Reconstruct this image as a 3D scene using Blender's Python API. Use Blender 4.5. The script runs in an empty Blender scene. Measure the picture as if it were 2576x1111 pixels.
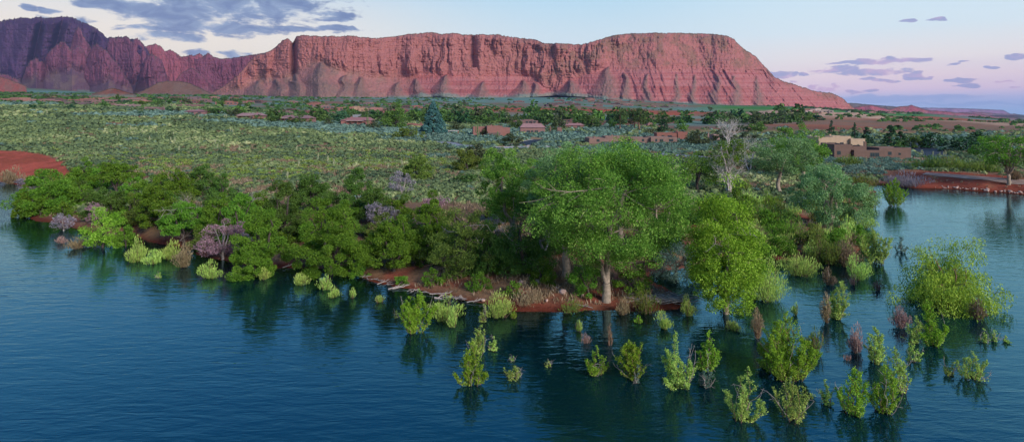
import bpy, math, random
import numpy as np

# ---------------------------------------------------------------- basics
F = 1535.0      # focal length in reference units (frame 2576 x 1111)
CX = 1288.0     # centre column
HV = 290.0      # horizon row
H = 17.0        # camera height above the lake
R = math.radians
C = bpy.context.scene.collection
rng = np.random.default_rng(7)


def lin(r, g, b):
    f = lambda c: (c / 255.0 / 12.92) if c <= 10 else ((c / 255.0 + 0.055) / 1.055) ** 2.4
    return (f(r), f(g), f(b))


# ---------------------------------------------------------------- numpy noise
def _hash(ix, iy, iz, seed):
    h = (ix * 374761393 + iy * 668265263 + iz * 2147483647 + seed * 974634777) & 0xFFFFFFFF
    h = ((h ^ (h >> 13)) * 1274126177) & 0xFFFFFFFF
    h = ((h ^ (h >> 16)) * 2246822519) & 0xFFFFFFFF
    h = h ^ (h >> 15)
    return (h & 0xFFFFFF) / float(0xFFFFFF)


def noise(x, y, z=0.0, seed=0):
    x, y, z = np.broadcast_arrays(np.asarray(x, float), np.asarray(y, float), np.asarray(z, float))
    ix, iy, iz = np.floor(x).astype(np.int64), np.floor(y).astype(np.int64), np.floor(z).astype(np.int64)
    fx, fy, fz = x - ix, y - iy, z - iz
    fx, fy, fz = [t * t * t * (t * (t * 6 - 15) + 10) for t in (fx, fy, fz)]
    r = 0
    for dx in (0, 1):
        for dy in (0, 1):
            a = _hash(ix + dx, iy + dy, iz, seed)
            b = _hash(ix + dx, iy + dy, iz + 1, seed) if np.any(fz) else a
            v = a + (b - a) * fz
            r = r + v * (fx if dx else 1 - fx) * (fy if dy else 1 - fy)
    return r * 2 - 1


def fbm(x, y, z=0.0, seed=0, oct=4, gain=0.5):
    s, a, t = 0, 1.0, 0
    for i in range(oct):
        s = s + a * noise(x * 2 ** i, y * 2 ** i, np.asarray(z) * 2 ** i, seed + i * 17)
        t += a
        a *= gain
    return s / t


def ridged(x, y, seed=0, oct=3, gain=0.5):
    s, a, t = 0, 1.0, 0
    for i in range(oct):
        s = s + a * (1 - np.abs(noise(x * 2 ** i, y * 2 ** i, 0, seed + i * 13)) * 2)
        t += a
        a *= gain
    return s / t


def sstep(a, b, x):
    t = np.clip((np.asarray(x, float) - a) / (b - a), 0, 1)
    return t * t * (3 - 2 * t)


# ---------------------------------------------------------------- mesh helpers
class MB:
    """collects vertices, quads/tris and a per-vertex tone"""
    def __init__(s):
        s.v, s.f, s.t, s.n, s.fm = [], [], [], 0, []

    def add(s, v, f, tone=0.5, mi=0):
        v = np.asarray(v, float).reshape(-1, 3)
        f = np.asarray(f, np.int64)
        s.v.append(v)
        s.f.append(f + s.n)
        s.fm.append(np.full(len(f), mi, np.int32))
        s.t.append(np.broadcast_to(np.asarray(tone, float), (len(v),)))
        s.n += len(v)

    def mesh(s, name, mats, smooth=False):
        me = bpy.data.meshes.new(name)
        if s.n == 0:
            return me
        v = np.concatenate(s.v)
        me.vertices.add(len(v))
        me.vertices.foreach_set('co', v.astype(np.float32).ravel())
        sizes = np.concatenate([np.full(len(f), f.shape[1], np.int32) for f in s.f])
        loops = np.concatenate([f.ravel() for f in s.f]).astype(np.int32)
        me.loops.add(len(loops))
        me.loops.foreach_set('vertex_index', loops)
        me.polygons.add(len(sizes))
        starts = np.concatenate([[0], np.cumsum(sizes)[:-1]]).astype(np.int32)
        me.polygons.foreach_set('loop_start', starts)
        me.polygons.foreach_set('loop_total', sizes)
        me.polygons.foreach_set('material_index', np.concatenate(s.fm))
        me.polygons.foreach_set('use_smooth', np.full(len(sizes), smooth))
        at = me.attributes.new('tone', 'FLOAT', 'POINT')
        at.data.foreach_set('value', np.concatenate(s.t).astype(np.float32))
        me.update(calc_edges=True)
        for m in (mats if isinstance(mats, (list, tuple)) else [mats]):
            me.materials.append(m)
        return me


def link(name, data, parent=None, loc=None, rz=0.0, sc=None, label=None, cat=None, group=None, kind=None):
    o = bpy.data.objects.new(name, data)
    C.objects.link(o)
    if parent is not None:
        o.parent = parent
    if loc is not None:
        o.location = loc
    if rz:
        o.rotation_euler = (0, 0, rz)
    if sc is not None:
        o.scale = sc if hasattr(sc, '__len__') else (sc, sc, sc)
    if label:
        o['label'] = label
    if cat:
        o['category'] = cat
    if group:
        o['group'] = group
    if kind:
        o['kind'] = kind
    return o


def grid_faces(nr, nc):
    i = np.arange(nr - 1)[:, None] * nc + np.arange(nc - 1)[None, :]
    i = i.ravel()
    return np.stack([i, i + 1, i + nc + 1, i + nc], 1)


def norm(a):
    return a / np.maximum(np.linalg.norm(a, axis=-1, keepdims=True), 1e-9)


def leaves(mb, c, a, l, w, g, tone, face=None):
    """rhombic leaves: centre c, long axis a, length l, width w"""
    n = len(c)
    if n == 0:
        return
    a = norm(a)
    r = g.normal(size=(n, 3)) if face is None else face + 0.35 * g.normal(size=(n, 3))
    s = norm(np.cross(a, r))
    l = np.broadcast_to(np.asarray(l, float), (n,))[:, None]
    w = np.broadcast_to(np.asarray(w, float), (n,))[:, None]
    v = np.stack([c - a * l / 2, c + s * w / 2, c + a * l / 2, c - s * w / 2], 1).reshape(-1, 3)
    f = np.arange(n * 4).reshape(n, 4)
    t = np.repeat(np.broadcast_to(np.asarray(tone, float), (n,)), 4)
    mb.add(v, f, t)


def tube(mb, p, r, k=5, tone=0.5, mi=0):
    p = np.asarray(p, float)
    n = len(p)
    r = np.broadcast_to(np.asarray(r, float), (n,))
    d = np.gradient(p, axis=0)
    d = norm(d)
    up = np.array([0.31, 0.22, 0.92]) if abs(d[0, 2]) < 0.8 else np.array([0.93, 0.2, 0.1])
    s = norm(np.cross(d, up))
    t = np.cross(d, s)
    an = np.arange(k) * 2 * math.pi / k
    v = p[:, None] + r[:, None, None] * (np.cos(an)[None, :, None] * s[:, None] + np.sin(an)[None, :, None] * t[:, None])
    f = []
    for i in range(n - 1):
        for j in range(k):
            f.append((i * k + j, i * k + (j + 1) % k, (i + 1) * k + (j + 1) % k, (i + 1) * k + j))
    mb.add(v.reshape(-1, 3), f, tone, mi)


def curve(p0, p1, g, bow=0.12, n=6, sag=0.0):
    p0, p1 = np.asarray(p0, float), np.asarray(p1, float)
    t = np.linspace(0, 1, n)[:, None]
    L = np.linalg.norm(p1 - p0)
    o = g.normal(size=3) * L * bow
    m = p0 + (p1 - p0) * t + o * np.sin(t * math.pi) + g.normal(size=(n, 3)) * L * 0.02 * np.sin(t * math.pi)
    m[:, 2] += (sag * L * np.sin(t * math.pi))[:, 0]
    return m


def box(mb, x0, x1, y0, y1, z0, z1, tone=0.5, mi=0):
    v = [(x0, y0, z0), (x1, y0, z0), (x1, y1, z0), (x0, y1, z0), (x0, y0, z1), (x1, y0, z1), (x1, y1, z1), (x0, y1, z1)]
    f = [(0, 3, 2, 1), (4, 5, 6, 7), (0, 1, 5, 4), (1, 2, 6, 5), (2, 3, 7, 6), (3, 0, 4, 7)]
    mb.add(v, f, tone, mi)


# ---------------------------------------------------------------- materials
def mat(name):
    m = bpy.data.materials.new(name)
    m.use_nodes = True
    nt = m.node_tree
    nt.nodes.clear()
    out = nt.nodes.new('ShaderNodeOutputMaterial')
    return m, nt, out


def N(nt, t, **kw):
    n = nt.nodes.new(t)
    for k, v in kw.items():
        if k.startswith('i_'):
            k2 = k[2:].replace('_', ' ')
            n.inputs[k2].default_value = v
        else:
            setattr(n, k, v)
    return n


def ramp(nt, fac, stops, interp='LINEAR'):
    n = nt.nodes.new('ShaderNodeValToRGB')
    n.color_ramp.interpolation = interp
    e = n.color_ramp.elements
    while len(e) < len(stops):
        e.new(0.5)
    for i, (p, c) in enumerate(stops):
        e[i].position = p
        e[i].color = (c[0], c[1], c[2], 1) if hasattr(c, '__len__') else (c, c, c, 1)
    nt.links.new(fac, n.inputs[0])
    return n.outputs[0]


def mix(nt, fac, a, b):
    n = nt.nodes.new('ShaderNodeMix')
    n.data_type = 'RGBA'
    for s, val in ((n.inputs['Factor'], fac), (n.inputs[6], a), (n.inputs[7], b)):
        if isinstance(val, bpy.types.NodeSocket):
            nt.links.new(val, s)
        elif hasattr(val, '__len__'):
            s.default_value = (val[0], val[1], val[2], 1)
        else:
            s.default_value = val
    return n.outputs[2]


def mth(nt, op, a, b=0.0, c=None):
    n = nt.nodes.new('ShaderNodeMath')
    n.operation = op
    for i, val in enumerate((a, b) if c is None else (a, b, c)):
        if isinstance(val, bpy.types.NodeSocket):
            nt.links.new(val, n.inputs[i])
        else:
            n.inputs[i].default_value = val
    return n.outputs[0]


def noise_tex(nt, vec, scale, detail=3, rough=0.55, dist=0.0):
    n = N(nt, 'ShaderNodeTexNoise')
    n.inputs['Scale'].default_value = scale
    n.inputs['Detail'].default_value = detail
    n.inputs['Roughness'].default_value = rough
    n.inputs['Distortion'].default_value = dist
    if vec is not None:
        nt.links.new(vec, n.inputs['Vector'])
    return n.outputs[0]


def obj_coord(nt):
    return N(nt, 'ShaderNodeTexCoord').outputs['Object']


def foliage(name, a, b, c=None, trans=0.3, var=0.42):
    """leaf colour between a and b by each leaf's own tone, with a drift from plant to plant"""
    m, nt, out = mat(name)
    at = N(nt, 'ShaderNodeAttribute', attribute_name='tone')
    col = ramp(nt, at.outputs['Fac'], [(0.0, a), (0.7, b), (1.0, c or b)])
    oi = N(nt, 'ShaderNodeObjectInfo')
    hs = N(nt, 'ShaderNodeHueSaturation')
    nt.links.new(col, hs.inputs['Color'])
    nt.links.new(mth(nt, 'MULTIPLY_ADD', oi.outputs['Random'], *((0.03, 0.485) if var > 0.1 else (0.0, 0.5))), hs.inputs['Hue'])
    nt.links.new(mth(nt, 'MULTIPLY_ADD', oi.outputs['Random'], var, 1 - var / 2), hs.inputs['Value'])
    col = hs.outputs[0]
    d = N(nt, 'ShaderNodeBsdfDiffuse')
    t = N(nt, 'ShaderNodeBsdfTranslucent')
    nt.links.new(col, d.inputs[0])
    nt.links.new(col, t.inputs[0])
    mx = N(nt, 'ShaderNodeMixShader')
    mx.inputs[0].default_value = trans
    nt.links.new(d.outputs[0], mx.inputs[1])
    nt.links.new(t.outputs[0], mx.inputs[2])
    nt.links.new(mx.outputs[0], out.inputs[0])
    return m


def rough_mat(name, a, b, scale=3.0, rough=0.9, bump=0.0, spec=0.2, metal=0.0):
    m, nt, out = mat(name)
    oc = obj_coord(nt)
    n = noise_tex(nt, oc, scale, 4, 0.6)
    col = ramp(nt, n, [(0.3, a), (0.7, b)])
    p = N(nt, 'ShaderNodeBsdfPrincipled')
    nt.links.new(col, p.inputs['Base Color'])
    p.inputs['Roughness'].default_value = rough
    p.inputs['Specular IOR Level'].default_value = spec
    p.inputs['Metallic'].default_value = metal
    if bump:
        bm = N(nt, 'ShaderNodeBump')
        bm.inputs['Strength'].default_value = 0.6
        bm.inputs['Distance'].default_value = bump
        nt.links.new(n, bm.inputs['Height'])
        nt.links.new(bm.outputs[0], p.inputs['Normal'])
    nt.links.new(p.outputs[0], out.inputs[0])
    return m


def vcol_mat(name, scale, amp=0.35, bump=0.0, bscale=None, stretch=None, rough=0.95):
    """vertex colour of the ground itself, broken up by fine noise"""
    m, nt, out = mat(name)
    at = N(nt, 'ShaderNodeAttribute', attribute_name='Col')
    geo = N(nt, 'ShaderNodeNewGeometry')
    vec = geo.outputs['Position']
    if stretch:
        mp = N(nt, 'ShaderNodeMapping')
        mp.inputs['Scale'].default_value = stretch
        nt.links.new(vec, mp.inputs[0])
        vec = mp.outputs[0]
    n = noise_tex(nt, vec, scale, 6, 0.65)
    k = mth(nt, 'MULTIPLY_ADD', n, amp * 2, 1 - amp)
    mul = N(nt, 'ShaderNodeMix', data_type='RGBA', blend_type='MULTIPLY')
    mul.inputs['Factor'].default_value = 1
    nt.links.new(at.outputs['Color'], mul.inputs[6])
    cc = N(nt, 'ShaderNodeCombineColor')
    for i in range(3):
        nt.links.new(k, cc.inputs[i])
    nt.links.new(cc.outputs[0], mul.inputs[7])
    p = N(nt, 'ShaderNodeBsdfDiffuse')
    nt.links.new(mul.outputs[2], p.inputs[0])
    if bump:
        bm = N(nt, 'ShaderNodeBump')
        bm.inputs['Strength'].default_value = 0.9
        bm.inputs['Distance'].default_value = bump
        n2 = noise_tex(nt, vec, bscale or scale, 7, 0.7)
        nt.links.new(n2, bm.inputs['Height'])
        nt.links.new(bm.outputs[0], p.inputs['Normal'])
    nt.links.new(p.outputs[0], out.inputs[0])
    return m


G = {}
G['cotton'] = foliage('cottonwood leaf', (0.078, 0.194, 0.028), (0.178, 0.365, 0.054), (0.373, 0.559, 0.124), var=0.06)
G['cotton_grey'] = foliage('silvery cottonwood leaf', (0.104, 0.227, 0.078), (0.217, 0.391, 0.148), (0.348, 0.522, 0.244))
G['lime'] = foliage('young cottonwood leaf', (0.121, 0.248, 0.020), (0.257, 0.440, 0.042), (0.445, 0.625, 0.100))
G['limebig'] = foliage('light cottonwood leaf', (0.121, 0.248, 0.020), (0.257, 0.440, 0.042), (0.445, 0.625, 0.100), var=0.0)
G['mesq'] = foliage('mesquite leaf', (0.063, 0.152, 0.018), (0.143, 0.282, 0.030), (0.234, 0.380, 0.061))
G['dark'] = foliage('dark scrub oak leaf', (0.046, 0.102, 0.020), (0.105, 0.196, 0.037), (0.168, 0.272, 0.068))
G['olive'] = foliage('olive green leaf', (0.072, 0.123, 0.026), (0.160, 0.225, 0.043), (0.246, 0.304, 0.072))
G['spruce'] = foliage('blue spruce needle', (0.026, 0.085, 0.072), (0.078, 0.195, 0.176), (0.143, 0.286, 0.260), trans=0.1)
G['pine'] = foliage('pine needle', (0.030, 0.060, 0.018), (0.078, 0.114, 0.036), (0.120, 0.156, 0.060), trans=0.1)
G['fir'] = foliage('dark conifer needle', (0.016, 0.058, 0.026), (0.042, 0.111, 0.046), (0.078, 0.156, 0.078), trans=0.1)
G['tamar'] = foliage('pink tamarisk bloom', (0.172, 0.115, 0.115), (0.380, 0.230, 0.276), (0.552, 0.368, 0.437))
G['lilac'] = foliage('grey lilac twig', (0.160, 0.150, 0.160), (0.300, 0.270, 0.310), (0.420, 0.380, 0.430))
G['silver'] = foliage('silver blue leaf', (0.076, 0.145, 0.115), (0.170, 0.281, 0.222), (0.289, 0.399, 0.321))
G['brush'] = foliage('seepwillow leaf', (0.189, 0.312, 0.064), (0.413, 0.584, 0.125), (0.673, 0.846, 0.224))
G['reed'] = foliage('dry reed', (0.140, 0.110, 0.060), (0.290, 0.220, 0.130), (0.420, 0.330, 0.220))
G['reedpink'] = foliage('dead pinkish reed', (0.192, 0.120, 0.108), (0.384, 0.240, 0.216), (0.540, 0.372, 0.336))
G['willow'] = foliage('feathery willow leaf', (0.174, 0.295, 0.035), (0.348, 0.505, 0.061), (0.540, 0.697, 0.121), var=0.06)
G['sage'] = foliage('blue sagebrush leaf', (0.088, 0.153, 0.113), (0.184, 0.290, 0.220), (0.285, 0.408, 0.317), var=0.4)
G['scrub'] = foliage('green scrub leaf', (0.119, 0.200, 0.041), (0.298, 0.392, 0.087), (0.525, 0.574, 0.137), var=0.45)
G['scrubmix'] = foliage('mixed scrub leaf', (0.090, 0.142, 0.079), (0.235, 0.308, 0.121), (0.471, 0.493, 0.241), var=0.0)
G['drygrass'] = foliage('dry bunch grass', (0.160, 0.120, 0.070), (0.320, 0.250, 0.150), (0.460, 0.370, 0.250), trans=0.2)
G['vgreen'] = foliage('garden tree leaf', (0.037, 0.088, 0.025), (0.100, 0.188, 0.050), (0.175, 0.275, 0.088))
G['vbright'] = foliage('spring garden leaf', (0.055, 0.121, 0.024), (0.132, 0.242, 0.050), (0.220, 0.341, 0.088))
G['volive'] = foliage('dusty olive leaf', (0.050, 0.075, 0.035), (0.11, 0.14, 0.065), (0.17, 0.20, 0.10))
G['bark'] = rough_mat('pale cottonwood bark', (0.17, 0.14, 0.10), (0.38, 0.31, 0.24), 3.0, bump=0.05)
G['bark_dark'] = rough_mat('dark mesquite bark', (0.035, 0.028, 0.024), (0.09, 0.07, 0.06), 4.0)
G['bark_red'] = rough_mat('reddish willow bark', (0.12, 0.07, 0.045), (0.25, 0.15, 0.10), 3.0)
G['deadwood'] = rough_mat('bleached dead wood', (0.20, 0.17, 0.15), (0.42, 0.37, 0.33), 5.0)
G['deadwhite'] = rough_mat('white weathered wood', (0.34, 0.31, 0.29), (0.60, 0.56, 0.53), 5.0)
G['yucca'] = rough_mat('cream yucca flower', (0.32, 0.36, 0.20), (0.50, 0.52, 0.34), 9.0)
G['yleaf'] = rough_mat('grey green yucca blade', (0.10, 0.15, 0.09), (0.18, 0.24, 0.14), 9.0)
# ---------------------------------------------------------------- the lie of the land
def g0(u, v):
    """point of the lake level seen at reference column u, row v"""
    y = H * F / (v - HV)
    return ((u - CX) / F * y, y)


SHORE = [(-2500, 425), (-900, 440), (-300, 452), (0, 458), (35, 463), (75, 475), (62, 505), (58, 535), (90, 551), (140, 560), (175, 574), (215, 580),
         (245, 598), (300, 603), (330, 588), (370, 606), (430, 612), (462, 625), (500, 640), (560, 655), (620, 668), (690, 672), (720, 668), (800, 677),
         (880, 690), (960, 712), (1040, 733), (1120, 745), (1200, 760), (1290, 775), (1400, 781), (1500, 783), (1600, 778),
         (1690, 770), (1715, 757), (1690, 735), (1640, 712), (1640, 690), (1700, 682), (1760, 672), (1850, 645), (1900, 640),
         (1960, 655), (2010, 655), (2080, 655), (2150, 640), (2185, 615), (2170, 590), (2120, 572), (2060, 566), (2036, 552), (2070, 540),
         (2130, 538), (2170, 528), (2190, 510), (2205, 490), (2185, 474), (2200, 465), (2240, 464), (2300, 473), (2380, 475), (2460, 480),
         (2576, 489), (2800, 500), (3400, 525), (5000, 560)]
_S = np.array([g0(*p) for p in SHORE])
_A, _B = _S[:-1], _S[1:]
_POLY = np.concatenate([_S, [(4000, 40), (4000, 20000), (-20000, 20000), (-20000, 100)]])


def signed_shore(x, y):
    """metres inland (+) or out in the lake (-)"""
    x, y = np.asarray(x, float), np.asarray(y, float)
    shp = x.shape
    x, y = x.ravel(), y.ravel()
    out = np.empty(len(x))
    for k in range(0, len(x), 20000):
        px, py = x[k:k + 20000, None], y[k:k + 20000, None]
        ax, ay, bx, by = _A[:, 0], _A[:, 1], _B[:, 0], _B[:, 1]
        dx, dy = bx - ax, by - ay
        t = np.clip(((px - ax) * dx + (py - ay) * dy) / (dx * dx + dy * dy), 0, 1)
        d = np.sqrt(((px - ax - t * dx) ** 2 + (py - ay - t * dy) ** 2).min(1))
        X, Y = _POLY[:, 0], _POLY[:, 1]
        X2, Y2 = np.roll(X, -1), np.roll(Y, -1)
        c = ((Y > py) != (Y2 > py)) & (px < (X2 - X) * (py - Y) / np.where(Y2 == Y, 1e-9, Y2 - Y) + X)
        ins = c.sum(1) % 2 == 1
        out[k:k + 20000] = np.where(ins, d, -d)
    return out.reshape(shp)


# height of the plain along a few bearings, from rows of the photo at known distances
PROF = {
    -400: [(60, 2.0), (160, 3.5), (240, 5), (320, 11), (480, 25), (700, 35), (1200, 54), (2500, 112), (3300, 166), (4200, 214)],
    0: [(60, 2.0), (160, 3.5), (240, 5), (320, 11), (480, 24.5), (700, 34), (1200, 53), (2500, 106), (3300, 160), (4200, 208)],
    400: [(60, 2.0), (160, 3.0), (240, 4), (320, 8.2), (480, 21), (700, 29.8), (1200, 48), (2500, 98), (3300, 128), (4200, 155)],
    900: [(60, 1.6), (160, 2.6), (240, 3.5), (320, 5), (480, 10), (700, 19), (1200, 39), (2500, 87), (4000, 130)],
    1400: [(60, 1.5), (160, 2.4), (240, 3), (320, 3.5), (480, 5.5), (700, 12.4), (1200, 25), (1500, 32), (2800, 98), (4000, 130)],
    1900: [(60, 1.5), (160, 2.4), (240, 3), (320, 3.3), (480, 4.5), (700, 8.8), (1200, 16), (1600, 24.5), (2800, 62), (4000, 66)],
    2300: [(60, 1.5), (160, 2.6), (240, 3), (320, 3.3), (480, 4), (700, 4.8), (1200, 8.5), (1700, 12), (3000, 27), (6000, 20), (9000, 10)],
    2576: [(60, 1.5), (160, 2.6), (240, 3), (320, 3), (480, 3), (700, 2.4), (1200, 0.5), (1700, -1), (3000, -9), (6000, -32), (9000, -58)],
    3300: [(60, 1.5), (160, 2.6), (240, 3), (320, 3), (480, 3), (700, 2.4), (1200, 0.5), (1700, -1), (3000, -9), (6000, -32), (9000, -58)],
}
_PU = np.array(sorted(PROF))


def zbase(u, y):
    ly = np.log(np.clip(y, 30, 20000))
    cols = np.stack([np.interp(ly, np.log([p[0] for p in PROF[k]]), [p[1] for p in PROF[k]]) for k in _PU])
    i = np.clip(np.searchsorted(_PU, u) - 1, 0, len(_PU) - 2)
    t = np.clip((u - _PU[i]) / (_PU[i + 1] - _PU[i]), 0, 1)
    t = t * t * (3 - 2 * t)
    a = np.take_along_axis(cols, i[None], 0)[0]
    b = np.take_along_axis(cols, (i + 1)[None], 0)[0]
    return a + (b - a) * t


POND = g0(1922, 446)


def bank_zone(u, y):
    return (1 - sstep(150, 200, u)) * sstep(150, 165, y) * (1 - sstep(215, 240, y))



def zt(x, y):
    """ground height"""
    x, y = np.broadcast_arrays(np.asarray(x, float), np.asarray(y, float))
    shp = x.shape
    x, y = x.ravel(), y.ravel()
    yy = np.maximum(y, 20)
    u = CX + F * x / yy
    zb = zbase(u, yy)
    sd = signed_shore(x, y) + 1.2 * fbm(x * 0.22, y * 0.22, 0, 91, 2) * (y < 400)
    steep = 0.16 + 0.24 * sstep(2240, 2330, u) * (yy < 250)
    steep = steep + (0.085 - steep) * (1 - sstep(120, 260, u)) * sstep(115, 150, yy)
    steep = steep + 0.34 * sstep(320, 370, u) * (1 - sstep(430, 490, u))
    ramp_ = np.where(sd > 0, 0.05 + steep * sd, np.maximum(sd * 0.07, -0.6) + np.minimum(sd + 6.5, 0) * 0.3)
    ramp_ = np.clip(ramp_, -3.5, 1e6)
    k = 0.6
    z = -k * np.logaddexp(-np.clip(zb, -50, 400) / k, -np.clip(ramp_, -50, 400) / k)
    near = sstep(2, 20, sd)
    z = z + near * (0.22 * fbm(x * 0.09, y * 0.09, 0, 5, 3) + 1.0 * sstep(350, 900, yy) * fbm(x * 0.012, y * 0.012, 0, 9, 3))
    z = z + 0.30 * bank_zone(u, yy) * ridged(x * 0.30 + y * 0.05, y * 0.035, 57, 2) * sstep(4, 14, sd)
    # eroded benches on the far side of the wash
    w = sstep(700, 900, yy) * (1 - sstep(2100, 2500, yy)) * sstep(1050, 1500, u)
    z = z + w * 5.0 * np.maximum(ridged(x * 0.004, y * 0.009, 31, 4), -0.2)
    # the pale rocky knoll beyond the wash on the right
    kx, ky = (2040 - CX) / F * 1000, 1000
    e = np.exp(-(((x - kx) / 95) ** 2 + ((y - ky) / 130) ** 2))
    z = z + e * (9 + 6 * ridged(x * 0.03, y * 0.03, 44, 4))
    d = np.hypot((x - POND[0]) / 7.5, (y - POND[1]) / 11.0)
    z = z - 3.4 * (1 - sstep(0.6, 1.5, d))
    return z.reshape(shp)


def at(u, v, zoff=0.0):
    """where the line of sight through (u, v) meets ground or lake"""
    y = np.exp(np.linspace(math.log(24), math.log(5000), 1100))
    x = (u - CX) / F * y
    zr = H - (v - HV) / F * y
    zg = np.maximum(zt(x, y), 0.0)
    hit = np.nonzero(zr <= zg)[0]
    i = hit[0] if len(hit) else int(np.argmin(zr - zg))
    if i > 0:
        a, b = zr[i - 1] - zg[i - 1], zr[i] - zg[i]
        t = a / (a - b) if a > b else 0
        yy = y[i - 1] + (y[i] - y[i - 1]) * t
    else:
        yy = y[i]
    xx = (u - CX) / F * yy
    return float(xx), float(yy), float(max(zt(np.array([xx]), np.array([yy]))[0], 0.0)) + zoff


# ---------------------------------------------------------------- ground sheet
SOIL = np.array(lin(120, 86, 70))
SOILR = np.array(lin(138, 74, 58))
DRY = np.array(lin(142, 122, 92))
GREENG = np.array(lin(88, 112, 62))
TEALG = np.array(lin(98, 130, 118))
MUD = np.array(lin(92, 44, 32))
FIELD = np.array(lin(70, 122, 62))
PALE = np.array(lin(176, 146, 122))
ROCKR = np.array(lin(165, 80, 60))
BROWNG = np.array(lin(128, 100, 82))


def bank_mask(u, v):
    """1 on the bare red bank at the far left"""
    e = np.interp(u, [-2000, 0, 60, 110, 160, 185], [374, 376, 379, 387, 406, 440])
    return sstep(-1, 4, v - e) * (1 - sstep(178, 192, u)) * (v < 470)


def ground_colour(x, y):
    u = CX + F * x / np.maximum(y, 20)
    z = zt(x, y)
    v = HV + (H - z) / np.maximum(y, 20) * F      # names the place on the plain, as mapped from the photo
    sd = signed_shore(x, y)
    n1 = fbm(x * 0.05, y * 0.05, 0, 61, 4)
    n2 = fbm(x * 0.25, y * 0.25, 0, 62, 3)
    n3 = fbm(x * 0.010, y * 0.010, 0, 63, 4)
    L = lambda a, b, t: a + (b - a) * np.clip(t, 0, 1)[..., None]
    col = np.broadcast_to(SOIL, x.shape + (3,)).copy()
    col = L(col, SOILR, sstep(-0.2, 0.5, n1))
    # dry grass over the open plain
    fld = sstep(8, 30, sd) * (y < 520)
    col = L(col, DRY, fld * (0.3 + 0.9 * sstep(-0.3, 0.4, n2 + n1)))
    col = L(col, GREENG, fld * sstep(-0.1, 0.5, n3 + 0.3 * n2) * 0.7)
    # red bank at the left, red trail
    rb = bank_mask(u, v + 3 * n1) * (sd > -3)
    col = L(col, L(SOILR * 1.15, np.array(lin(172, 88, 72)), sstep(-.3, .3, n2)), rb)
    rb = sstep(2230, 2300, u) * (y < 175) * (sd > -2)
    col = L(col, L(SOILR, DRY, sstep(0, .8, n2) * .6), rb * (1 - sstep(14, 22, sd)))
    col = L(col, DRY * 0.8, (sd > 0) * (u > 200) * (y < 120) * sstep(-0.25, 0.35, n2 + 0.6 * n1) * 0.75)
    # wet edge and lake floor
    col = L(col, MUD, (1 - sstep(-0.3, 1.6, sd)) * 0.85)
    # far plain: village slopes, sage flats, eroded red cuts
    far = sstep(480, 650, y)
    c2 = L(np.broadcast_to(BROWNG, x.shape + (3,)), TEALG, sstep(-0.25, 0.3, n3 + 0.3 * n2))
    c2 = L(c2, np.array(lin(86, 112, 78)), sstep(0.05, 0.45, fbm(x * 0.02, y * 0.02, 0, 67, 3)) * 0.8)
    c2 = L(c2, TEALG * 1.05, sstep(1600, 2000, y) * (u < 1450) * 0.85)
    band = sstep(1080, 1250, u)
    cut = sstep(800, 1000, y) * (1 - sstep(1350, 1600, y)) * band
    c2 = L(c2, L(np.broadcast_to(ROCKR, x.shape + (3,)), BROWNG, sstep(-0.1, 0.5, fbm(x * 0.006, y * 0.02, 0, 71, 3))), cut * 0.9)
    c2 = L(c2, L(np.broadcast_to(BROWNG, x.shape + (3,)), np.array(lin(150, 96, 76)), sstep(-0.2, 0.5, fbm(x * 0.004, y * 0.02, 0, 75, 4))),
           sstep(1700, 2100, u) * sstep(420, 640, y) * (1 - sstep(1500, 1900, y)) * 0.85)
    # irrigated fields at the foot of the mesa's right end
    gf = sstep(1720, 1850, u) * (1 - sstep(2290, 2400, u + (y - 2000) * 0.05)) * sstep(1560, 1640, y + 90 * n3) * (1 - sstep(2700, 2900, y))
    c2 = L(c2, L(np.broadcast_to(FIELD, x.shape + (3,)), np.array(lin(112, 128, 84)), sstep(-0.1, 0.6, fbm(x * 0.001, y * 0.010, 0, 77, 2))), gf)
    gg = sstep(1600, 1900, u) * sstep(2350, 2500, y) * (y < 2900)
    c2 = L(c2, np.array(lin(72, 92, 66)), gg * 0.7)
    # pale knoll
    kx, ky = (2040 - CX) / F * 1000, 1000
    e = np.exp(-(((x - kx) / 120) ** 2 + ((y - ky) / 150) ** 2))
    c2 = L(c2, PALE, sstep(0.25, 0.5, e + 0.2 * n1))
    kx = (2400 - CX) / F * 950
    e = np.exp(-(((x - kx) / 150) ** 2 + ((y - 900) / 120) ** 2))
    c2 = L(c2, PALE, sstep(0.35, 0.8, e + 0.3 * n1) * 0.7)
    c2 = L(c2, np.array(lin(98, 104, 70)), sstep(2900, 3300, y) * 0.8)
    col = L(col, c2, far)
    return col


def set_col(me, col):
    ca = me.color_attributes.new('Col', 'FLOAT_COLOR', 'POINT')
    a = np.ones((len(col), 4), np.float32)
    a[:, :3] = col
    ca.data.foreach_set('color', a.ravel())


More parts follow.
